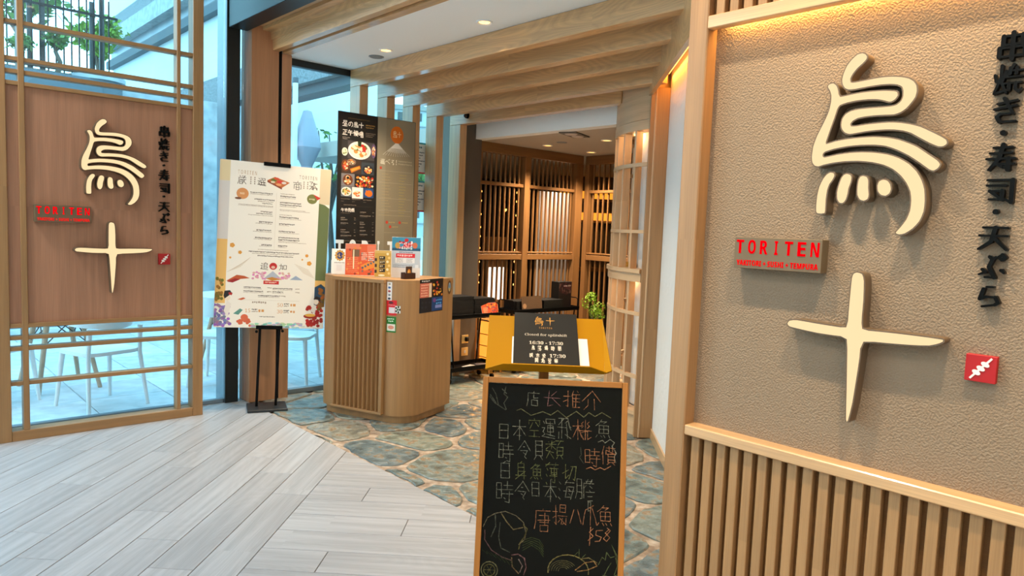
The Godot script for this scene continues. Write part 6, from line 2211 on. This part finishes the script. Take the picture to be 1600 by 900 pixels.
func lectern() -> void:
	var turn := -0.750
	var t := thing("lectern", "yellow-topped lectern on a wooden post behind the chalkboard", "lectern", Vector3(2.308, 0, -2.229), turn)
	var tilt := Basis(Vector3.RIGHT, -0.996)
	var c := Vector3(0.0, 0.989, 0.0)
	part("foot", lathe([Vector2(0, 0), Vector2(0.12, 0), Vector2(0.12, 0.012), Vector2(0.03, 0.02), Vector2(0, 0.02)]), M.black_metal, t, Vector3(-0.012, 0.001, -0.055))
	slab("post", Vector3(-0.035, 0.0215, -0.078), Vector3(0.011, 0.985, -0.032), M.board_frame, t)
	var s := Shape.new()
	s.add_extrusion(PackedVector2Array([Vector2(-0.278, -0.1835), Vector2(0.245, -0.1835), Vector2(0.262, 0.1835), Vector2(-0.278, 0.1835)]), -0.006, 0.0)
	var pl := part("plate", s.mesh(), M.yellow_board, t)
	pl.transform = Transform3D(tilt, c)
	s = Shape.new()
	s.add_extrusion(PackedVector2Array([Vector2(0.0, -0.1835), Vector2(0.034, -0.1835), Vector2(0.017, 0.1835), Vector2(0.017, 0.183)]), -0.006, 0.0)
	var w := part("wing", s.mesh(), M.yellow_board, t)
	w.transform = Transform3D(tilt, c) * Transform3D(Basis(Vector3.UP, -0.6), Vector3(0.2455, 0.0, 0.0))
	s = Shape.new()
	s.add_extrusion(PackedVector2Array([Vector2(-0.278, 0.0005), Vector2(-0.20, 0.035), Vector2(0.18, 0.035), Vector2(0.262, 0.0005)]), -0.006, 0.0, Vector2.ONE, Vector2.ZERO, true, false, Transform3D(Basis(Vector3.RIGHT, Vector3.BACK, Vector3.DOWN), Vector3.ZERO))
	var lip := part("lip", s.mesh(), M.yellow_board, t)
	lip.transform = Transform3D(tilt, c + tilt * Vector3(0, -0.1835, 0))
	# sheets on the plate
	var on := func(called: String, label: String, category: String, x: float, y: float, z: float, wd: float, ht: float, d: float, m: Material) -> Node3D:
		var o := thing(called, label, category)
		o.transform = t.transform * Transform3D(tilt, c + tilt * Vector3(x, y, z))
		part("sheet", board(wd, ht, d, 0.001, false), m, o, Vector3(0, ht / 2, d / 2))
		return o
	on.call("white_card", "blank white card behind the black closing-hours sign", "card", 0.008, -0.1765, 0.0005, 0.345, 0.205, 0.008, M.white_card)
	var a := Art.new(570, 410, Color(0.125, 0.118, 0.108))
	var gold := Color(0.88, 0.62, 0.26)
	for piece in [BIRD_TOP, BIRD_BODY] + BIRD_DABS:
		var q := PackedVector2Array()
		for p in outline(piece, 1.0):
			q.append(Vector2(226 + p.x * 0.20, 66 - p.y * 0.13))
		a.poly(q, gold)
	var cr := PackedVector2Array()
	for p in outline(CROSS, 1.0):
		cr.append(Vector2(328 + p.x * 0.17, 66 - p.y * 0.135))
	a.poly(cr, gold)
	type_text(a, "TORITEN", 224, 112, 14, gold.darkened(0.15), "Droid Sans", true, 0.9, 0.0, 9.0)
	var cream := Color(0.88, 0.83, 0.74)
	type_text(a, "Closed for splitshift", 285, 164, 17, cream, "Droid Serif", false, 1.75, 0.5)
	type_text(a, "16:30 - 17:30", 285, 222, 23, cream, "Droid Serif", true, 1.6, 0.5)
	write_line(a, "為落場時間", 154, 256, 30, 58, 4.5, cream)
	write_line(a, "晚市於", 140, 312, 30, 54, 4.5, cream)
	type_text(a, "17:30", 312, 314, 24, cream, "Droid Serif", true, 1.7)
	write_line(a, "開始營業", 184, 346, 30, 56, 4.5, cream)
	var sign_o: Node3D = on.call("closed_sign", "black sign with gold emblem and white closing hours leaning on the yellow plate", "sign", -0.010, -0.1765, 0.0095, 0.295, 0.372, 0.005, M.black_board)
	part("print", printed(0.293, 0.370, 0.0004), print_mat("closed_print", a, 0.3), sign_o, Vector3(0, 0.186, 0.005))


# ---------------------------------------------------------------- small fittings

func small_fittings() -> void:
	var cam := thing("security_camera", "small black dome camera on the last portal frame", "camera", Vector3(4.3745, 2.585, -5.44))
	part("mount", lathe([Vector2(0, 0), Vector2(0.028, 0), Vector2(0.028, 0.012), Vector2(0, 0.012)], 16), M.black_metal, cam, Vector3.ZERO, Vector3(0, 0, PI / 2))
	var s := Shape.new()
	s.add_blob(Vector3(-0.022, 0, 0), Vector3(0.022, 0.024, 0.024))
	part("dome", s.mesh(), plain("gloss_black", Color(0.02, 0.02, 0.022), 0.12), cam)
	var det := thing("smoke_detector", "thin round detector plate in the entrance ceiling beside the downlight", "detector", Vector3(3.129, 2.858, -5.096))
	part("plate", lathe([Vector2(0, -0.008), Vector2(0.05, -0.008), Vector2(0.055, 0), Vector2(0, 0)]), plain("pale_grey", Color(0.55, 0.56, 0.56), 0.6), det)
	part("rim", lathe([Vector2(0.056, -0.003), Vector2(0.062, -0.003), Vector2(0.062, 0), Vector2(0.056, 0)]), M.steel_grey, det)
	var v := thing("ceiling_spotlight", "rectangular twin spotlight let into the low dining ceiling", "spotlight", Vector3(4.88, 2.40, -4.49), 0.35)
	part("frame", board(0.34, 0.01, 0.17, 0.001, false), plain("fitting_grey", Color(0.30, 0.28, 0.26), 0.5), v, Vector3(0, -0.005, 0))
	for sx in [-0.08, 0.08]:
		part("lamp_head", lathe([Vector2(0.0, -0.016), Vector2(0.05, -0.016), Vector2(0.06, -0.01), Vector2(0, -0.01)]), plain("lamp_head_grey", Color(0.75, 0.73, 0.72), 0.4), v, Vector3(sx, -0.0005, 0))
	var d2 := thing("ceiling_speaker", "small grey round grille in the low dining ceiling", "speaker", Vector3(5.25, 2.40, -5.0))
	part("grille", lathe([Vector2(0, -0.006), Vector2(0.05, -0.006), Vector2(0.055, 0), Vector2(0, 0)]), plain("pale_grey", Color.WHITE), d2)
	for k in 2:
		var so := thing("wall_socket", ["ivory wall socket low on the grey pillar, upper one with a black plug", "ivory wall socket low on the grey pillar, lower one"][k], "socket", Vector3(4.56, 0.36 - k * 0.13, -5.5995), 0.0)
		part("plate", board(0.086, 0.086, 0.008, 0.002, false), plain("ivory", Color(0.86, 0.74, 0.48), 0.5), so, Vector3(0, 0, 0.0042))
		if k == 0:
			part("plug", board(0.04, 0.045, 0.035, 0.008, false), M.black_metal, so, Vector3(0.01, 0, 0.026))
		else:
			part("switch", board(0.02, 0.03, 0.004, 0.001, false), M.white_plastic, so, Vector3(0, 0, 0.0103))


# ---------------------------------------------------------------- the terrace and what stands on it

func terrace() -> void:
	var g := slab_struct("ground", "pale grey paved terrace outside the glass", Vector3(-12, -0.25, -26), Vector3(30, -0.012, -5.78), M.paver_joint)
	var n := 0
	for i in range(-3, 11):
		for k in 10:
			var w := 0.6
			var d := 0.6
			var x := i * w + 0.1
			var z := -5.80 - k * d
			slab("paver", Vector3(x + 0.004, -0.03, z - d + 0.004), Vector3(x + w - 0.004, 0.0, z - 0.004), M["paver_%d" % (n * 5 % 3)], g, 0.003).position -= g.position
			n += 1
	for r in [[Vector3(-12, -0.03, -26), Vector3(-1.7, -0.002, -5.82)], [Vector3(6.7, -0.03, -26), Vector3(30, -0.002, -11)], [Vector3(-1.7, -0.03, -26), Vector3(6.7, -0.002, -11.85)]]:
		slab("outlying_paving", r[0], r[1], M.paver_1, g, 0.0).position -= g.position
	slab_struct("ground", "wide pale ground beyond the terrace", Vector3(-250, -0.6, -400), Vector3(350, -0.3, -26), M.concrete)


func chair(at: Vector3, turn: float, label: String) -> Node3D:
	var t := thing("terrace_chair", label, "chair", at, turn, "white terrace chairs")
	# the chair looks along local +z
	var seat := Shape.new()
	seat.add_extrusion(round_rect(0.44, 0.43, 0.10), 0.0, 0.028, Vector2.ONE, Vector2.ZERO, true, true, Transform3D(Basis(Vector3.RIGHT, Vector3.BACK, Vector3.UP), Vector3(0, 0.425, 0.0)))
	part("seat", seat.mesh(), M.white_plastic, t)
	var b := Shape.new()
	var path := []
	for i in 11:
		var th := PI * (0.02 + 0.96 * i / 10)
		path.append(Vector3(cos(th) * 0.225, 0.0, 0.02 - sin(th) * 0.235))
	for i in 10:
		var p: Vector3 = path[i]
		var q: Vector3 = path[i + 1]
		for o in [0.0, 0.012]:
			var pn := Vector3(p.x, 0, p.z).normalized()
			var qn := Vector3(q.x, 0, q.z).normalized()
			var h0 := 0.62 + 0.06 * absf(i / 10.0 - 0.5)
			var h1 := 0.80 - 0.10 * pow(absf(i / 10.0 - 0.5) * 2.0, 2.0)
			var h2 := 0.62 + 0.06 * absf((i + 1) / 10.0 - 0.5)
			var h3 := 0.80 - 0.10 * pow(absf((i + 1) / 10.0 - 0.5) * 2.0, 2.0)
			var sg := -1.0 if o == 0.0 else 1.0
			b.quad_s([p + pn * o + Vector3.UP * h0, q + qn * o + Vector3.UP * h2, q * 1.04 + qn * o + Vector3.UP * h3, p * 1.04 + pn * o + Vector3.UP * h1], [pn * sg, qn * sg, qn * sg, pn * sg], [Vector2.ZERO, Vector2.ZERO, Vector2.ZERO, Vector2.ZERO])
		b.quad(p * 1.04 + Vector3.UP * (0.80 - 0.10 * pow(absf(i / 10.0 - 0.5) * 2.0, 2.0)), q * 1.04 + Vector3.UP * (0.80 - 0.10 * pow(absf((i + 1) / 10.0 - 0.5) * 2.0, 2.0)), q * 1.04 + q.normalized() * 0.012 + Vector3.UP * (0.80 - 0.10 * pow(absf((i + 1) / 10.0 - 0.5) * 2.0, 2.0)), p * 1.04 + p.normalized() * 0.012 + Vector3.UP * (0.80 - 0.10 * pow(absf(i / 10.0 - 0.5) * 2.0, 2.0)), Vector3.UP)
	part("backrest", b.mesh(), M.white_plastic, t)
	for sx in [-1, 1]:
		part("rear_leg", tube([Vector3(sx * 0.235, 0.0, -0.245), Vector3(sx * 0.205, 0.43, -0.19), Vector3(sx * 0.20, 0.64, -0.205)], 0.015, 0.020), M.white_plastic, t)
		part("front_leg", tube([Vector3(sx * 0.215, 0.0, 0.22), Vector3(sx * 0.185, 0.425, 0.175)], 0.014, 0.021), M.white_plastic, t)
	return t


func cafe_table(at: Vector3, turn: float, label: String) -> void:
	var t := thing("cafe_table", label, "table", at, turn, "terrace tables")
	part("tabletop", lathe([Vector2(0, 0.70), Vector2(0.36, 0.70), Vector2(0.375, 0.715), Vector2(0.37, 0.728), Vector2(0, 0.728)], 32), M.white_plastic, t)
	for k in 4:
		var a := TAU * k / 4 + PI / 4
		part("leg", tube([Vector3(cos(a) * 0.33, 0, sin(a) * 0.33), Vector3(cos(a) * 0.16, 0.70, sin(a) * 0.16)], 0.017, 0.024), M.pale_wood, t)
		var b := TAU * (k + 1) / 4 + PI / 4
		part("brace", tube([Vector3(cos(a) * 0.235, 0.39, sin(a) * 0.235), Vector3(cos(b) * 0.17, 0.66, sin(b) * 0.17)], 0.005, -1.0, 6), M.black_metal, t)
		part("brace", tube([Vector3(cos(b) * 0.235, 0.39, sin(b) * 0.235), Vector3(cos(a) * 0.17, 0.66, sin(a) * 0.17)], 0.005, -1.0, 6), M.black_metal, t)


func tree(called: String, label: String, at: Vector3, height: float, crown: float, leaf_size: float, leaves: int, m: Material) -> void:
	var t := thing(called, label, "tree" if height > 1.6 else "shrub", at)
	var tips := []
	part("trunk", tube([Vector3.ZERO, Vector3(0.03, height * 0.3, 0.02), Vector3(-0.02, height * 0.55, 0)], 0.03 + height * 0.012, 0.02 + height * 0.006, 8), M.bark, t)
	for k in 7:
		var a := TAU * k / 7 + rng.randf() * 0.5
		var mid := Vector3(cos(a) * crown * 0.4, height * (0.66 + 0.08 * rng.randf()), sin(a) * crown * 0.4)
		var tip := Vector3(cos(a + 0.3) * crown * (0.6 + 0.4 * rng.randf()), height * (0.78 + 0.22 * rng.randf()), sin(a + 0.3) * crown * (0.6 + 0.4 * rng.randf()))
		part("branch", tube([Vector3(-0.02, height * 0.52, 0), mid, tip], 0.012 + height * 0.005, 0.008, 6), M.bark, t)
		tips.append(mid)
		tips.append(tip)
		tips.append(tip.lerp(mid, 0.5) + Vector3(rng.randfn(), 0.3, rng.randfn()) * crown * 0.2)
	var s := Shape.new()
	for i in leaves:
		var c: Vector3 = tips[rng.randi() % tips.size()] + Vector3(rng.randfn(), rng.randfn() * 0.7, rng.randfn()) * crown * 0.24
		_leaf(s, c, Vector3(rng.randfn(), absf(rng.randfn()) + 0.4, rng.randfn()).normalized(), leaf_size * rng.randf_range(0.7, 1.3))
	part("foliage", s.mesh(), m, t).set_meta("kind", "stuff")


func outdoor_things() -> void:
	chair(Vector3(1.365, 0, -6.19), PI + 0.33, "white plastic chair close to the glass, its back towards the lattice screen")
	chair(Vector3(0.72, 0, -6.62), 2.3, "white plastic chair half hidden by the left post of the lattice screen")
	chair(Vector3(2.44, 0, -6.50), 2.5, "white plastic chair behind the steel mullion")
	chair(Vector3(2.93, 0, -6.18), -0.7, "white plastic chair between the wooden column and the counter")
	cafe_table(Vector3(1.24, 0, -7.02), 0.15, "round white table on pale wooden legs beyond the lattice screen")
	cafe_table(Vector3(2.85, 0, -7.3), 0.5, "round white table on pale wooden legs beyond the mullion")
	# low dark wall, railing and planting at the terrace's far left
	var w := thing("planter_wall", "dark tiled planter wall with a curved end at the terrace edge", "planter", Vector3(0, 0, -10.8))
	slab("wall_body", Vector3(-3.0, 0, -0.6), Vector3(2.44, 3.28, 0.0), M.tile_dark, w, 0.0)
	for k in 3:
		slab("tile_course", Vector3(-3.0, 0.98 + k * 0.76, 0.0005), Vector3(2.44, 1.72 + k * 0.76, 0.02), M.tile_dark, w, 0.004)
	part("curved_end", lathe([Vector2(0, 0), Vector2(0.30, 0), Vector2(0.30, 3.28), Vector2(0, 3.28)], 28), M.tile_dark, w, Vector3(2.45, 0, -0.3))
	part("coping", lathe([Vector2(0, 3.281), Vector2(0.34, 3.281), Vector2(0.34, 3.34), Vector2(0, 3.34)], 28), M.concrete, w, Vector3(2.45, 0, -0.3))
	slab("soil", Vector3(-3.0, 3.2805, -0.55), Vector3(2.1, 3.3, -0.05), M.bark, w, 0.0)
	var f := thing("railing", "black iron railing of thin upright bars on the planter wall", "railing", Vector3(0, 3.3, -11.3))
	for y in [0.1, 0.9]:
		slab("rail", Vector3(0.2, y, -0.015), Vector3(2.75, y + 0.03, 0.015), M.black_metal, f, 0.0)
	for k in 27:
		var x := 0.3 + k * 0.09
		part("bar", board(0.016, 1.15, 0.016, 0.0, false), M.black_metal, f, Vector3(x, 0.56, 0.0))
	for x in [1.72, 1.86, 2.44, 2.56]:
		slab("railing_post", Vector3(x - 0.03, 0.0, -0.05), Vector3(x + 0.03, 1.05 + fmod(x, 0.3), -0.016), M.steel_dark, f, 0.0)
	for k in 4:
		tree("planter_shrub", "leafy green shrub in the planter before the railing, %s from its curved end" % ["first", "second", "third", "fourth"][k], Vector3(1.98 - k * 0.40, 3.3005, -11.08), [0.55, 0.42, 0.60, 0.45][k], 0.12, 0.085, 300, M.leaf)
	slab_struct("ground_bed", "raised planting bed behind the railing", Vector3(-3.0, -0.01, -22.0), Vector3(4.6, 3.3, -11.42), M.concrete)
	tree("frangipani_tree", "bare-branched tree with leaf tufts reaching over the railing", Vector3(2.55, 3.3, -17.9), 3.4, 0.8, 0.24, 420, M.leaf)
	tree("broad_tree", "dense bright green tree behind the railing beside the white building", Vector3(3.62, 3.3, -16.3), 2.1, 0.36, 0.16, 900, M.leaf_bright)
	# the white building with its stepped bands
	var b := thing("terrace_building", "white building with pebbled concrete bands along the terrace", "building", Vector3(5.0, 0, 0))
	slab("white_wall", Vector3(0.0, 0, -21.6), Vector3(3.0, 3.45, -12.6), M.facade_white, b, 0.0)
	slab("lower_wall", Vector3(0.41, 3.4505, -21.6), Vector3(3.0, 4.12, -12.6), M.facade_white, b, 0.0)
	slab("lower_band", Vector3(-0.02, 3.58, -21.6), Vector3(0.4, 4.12, -8.6), M.pebble_concrete, b, 0.0)
	slab("band_soffit", Vector3(0.10, 3.44, -21.5), Vector3(0.38, 3.5795, -8.4), M.facade_dark, b, 0.0)
	slab("middle_wall", Vector3(0.15, 4.1205, -21.6), Vector3(3.0, 5.36, -12.6), M.facade_white, b, 0.0)
	slab("middle_ledge", Vector3(0.0, 5.3605, -21.7), Vector3(3.0, 5.55, -12.6), M.facade_dark, b, 0.0)
	slab("glazed_band", Vector3(0.1, 5.5505, -21.6), Vector3(3.0, 5.82, -12.6), M.steel_grey, b, 0.0)
	slab("upper_ledge", Vector3(-0.1, 5.8205, -21.7), Vector3(3.0, 6.2, -12.6), M.concrete, b, 0.0)
	slab("upper_band", Vector3(-0.02, 6.2005, -21.65), Vector3(3.0, 6.56, -12.6), M.pebble_concrete, b, 0.0)
	slab("upper_wall", Vector3(0.05, 6.5605, -21.6), Vector3(3.0, 12.0, -12.6), M.facade_white, b, 0.0)
	for k in 8:
		slab("timber_slat", Vector3(-0.03, 0.9, -14.9 + k * 0.14), Vector3(-0.0005, 3.0, -14.82 + k * 0.14), M.pale_wood, b, 0.0)
	for k in 4:
		tree("terrace_shrub", "low green shrub against the white building, %s along its foot" % ["first", "second", "third", "fourth"][k], Vector3(4.48, 0, -13.2 - k * 1.25), 1.1, 0.22, 0.11, 300, M.leaf)
	# folded parasol with its two white poles
	var p := thing("parasol", "folded grey parasol hanging from white poles outside the window", "parasol", Vector3(4.28, 0, -8.95))
	part("foot", board(0.5, 0.06, 0.5, 0.01, false), M.concrete, p, Vector3(0, 0.03, 0))
	part("mast", board(0.055, 3.25, 0.055, 0.005, false), M.white_plastic, p, Vector3(0, 1.69, 0))
	part("mast_cap", board(0.06, 0.07, 0.06, 0.005, false), M.facade_dark, p, Vector3(0, 3.351, 0))
	part("second_mast", board(0.055, 3.1, 0.055, 0.005, false), M.white_plastic, p, Vector3(-0.13, 1.61, -0.10))
	part("second_cap", board(0.06, 0.07, 0.06, 0.005, false), M.facade_dark, p, Vector3(-0.13, 3.196, -0.10))
	var s := Shape.new()
	s.add_lathe(PackedVector2Array([Vector2(0.05, 1.1), Vector2(0.07, 1.7), Vector2(0.08, 2.25), Vector2(0.20, 2.5), Vector2(0.17, 2.65), Vector2(0.06, 2.98), Vector2(0.0, 3.0)]), 12, Vector3(0.20, 0, -0.05), Vector3(1.0, 1, 0.7))
	part("folded_canvas", s.mesh(), M.canvas, p)
	tree("terrace_tree", "small thin tree showing above the folded parasol", Vector3(5.6, 0, -10.4), 3.1, 0.3, 0.12, 120, M.leaf)
	# far apartment block and wooded slope
	var ab := thing("apartment_block", "pale apartment block with rows of windows far beyond the terrace", "building", Vector3(63.0, 0, -109.0), -0.52)
	slab("tower", Vector3(-5.0, -0.3, -8), Vector3(22, 21.5, 0), plain("far_facade", Color(0.66, 0.70, 0.70), 0.8), ab, 0.0)
	slab("roof", Vector3(-5.4, 21.5005, -8.4), Vector3(22.4, 22.3, 0.4), plain("roof_grey", Color(0.55, 0.55, 0.52), 0.8), ab, 0.0)
	slab("stair_tower", Vector3(-8.5, -0.3, -7), Vector3(-5.0005, 18.5, -1), plain("pale_green", Color(0.46, 0.62, 0.46), 0.8), ab, 0.0)
	for r in 7:
		slab("ledge", Vector3(-5.0, 2.0 + r * 2.8, 0.0005), Vector3(22, 2.25 + r * 2.8, 0.5), M.concrete, ab, 0.0)
		for c in 9:
			slab("window", Vector3(-4.0 + c * 2.8, 2.9 + r * 2.8, 0.0005), Vector3(-2.6 + c * 2.8, 4.3 + r * 2.8, 0.06), M.dark_glass, ab, 0.0)
	for k in 6:
		tree("hillside_tree", "distant green tree on the slope before the apartment block, %s in its row" % ["first", "second", "third", "fourth", "fifth", "sixth"][k], Vector3(34.0 + k * 9.0, -0.3, -84.0 + k * 6.0), 7.0 + (k % 3), 2.2, 1.0, 420, M.leaf)
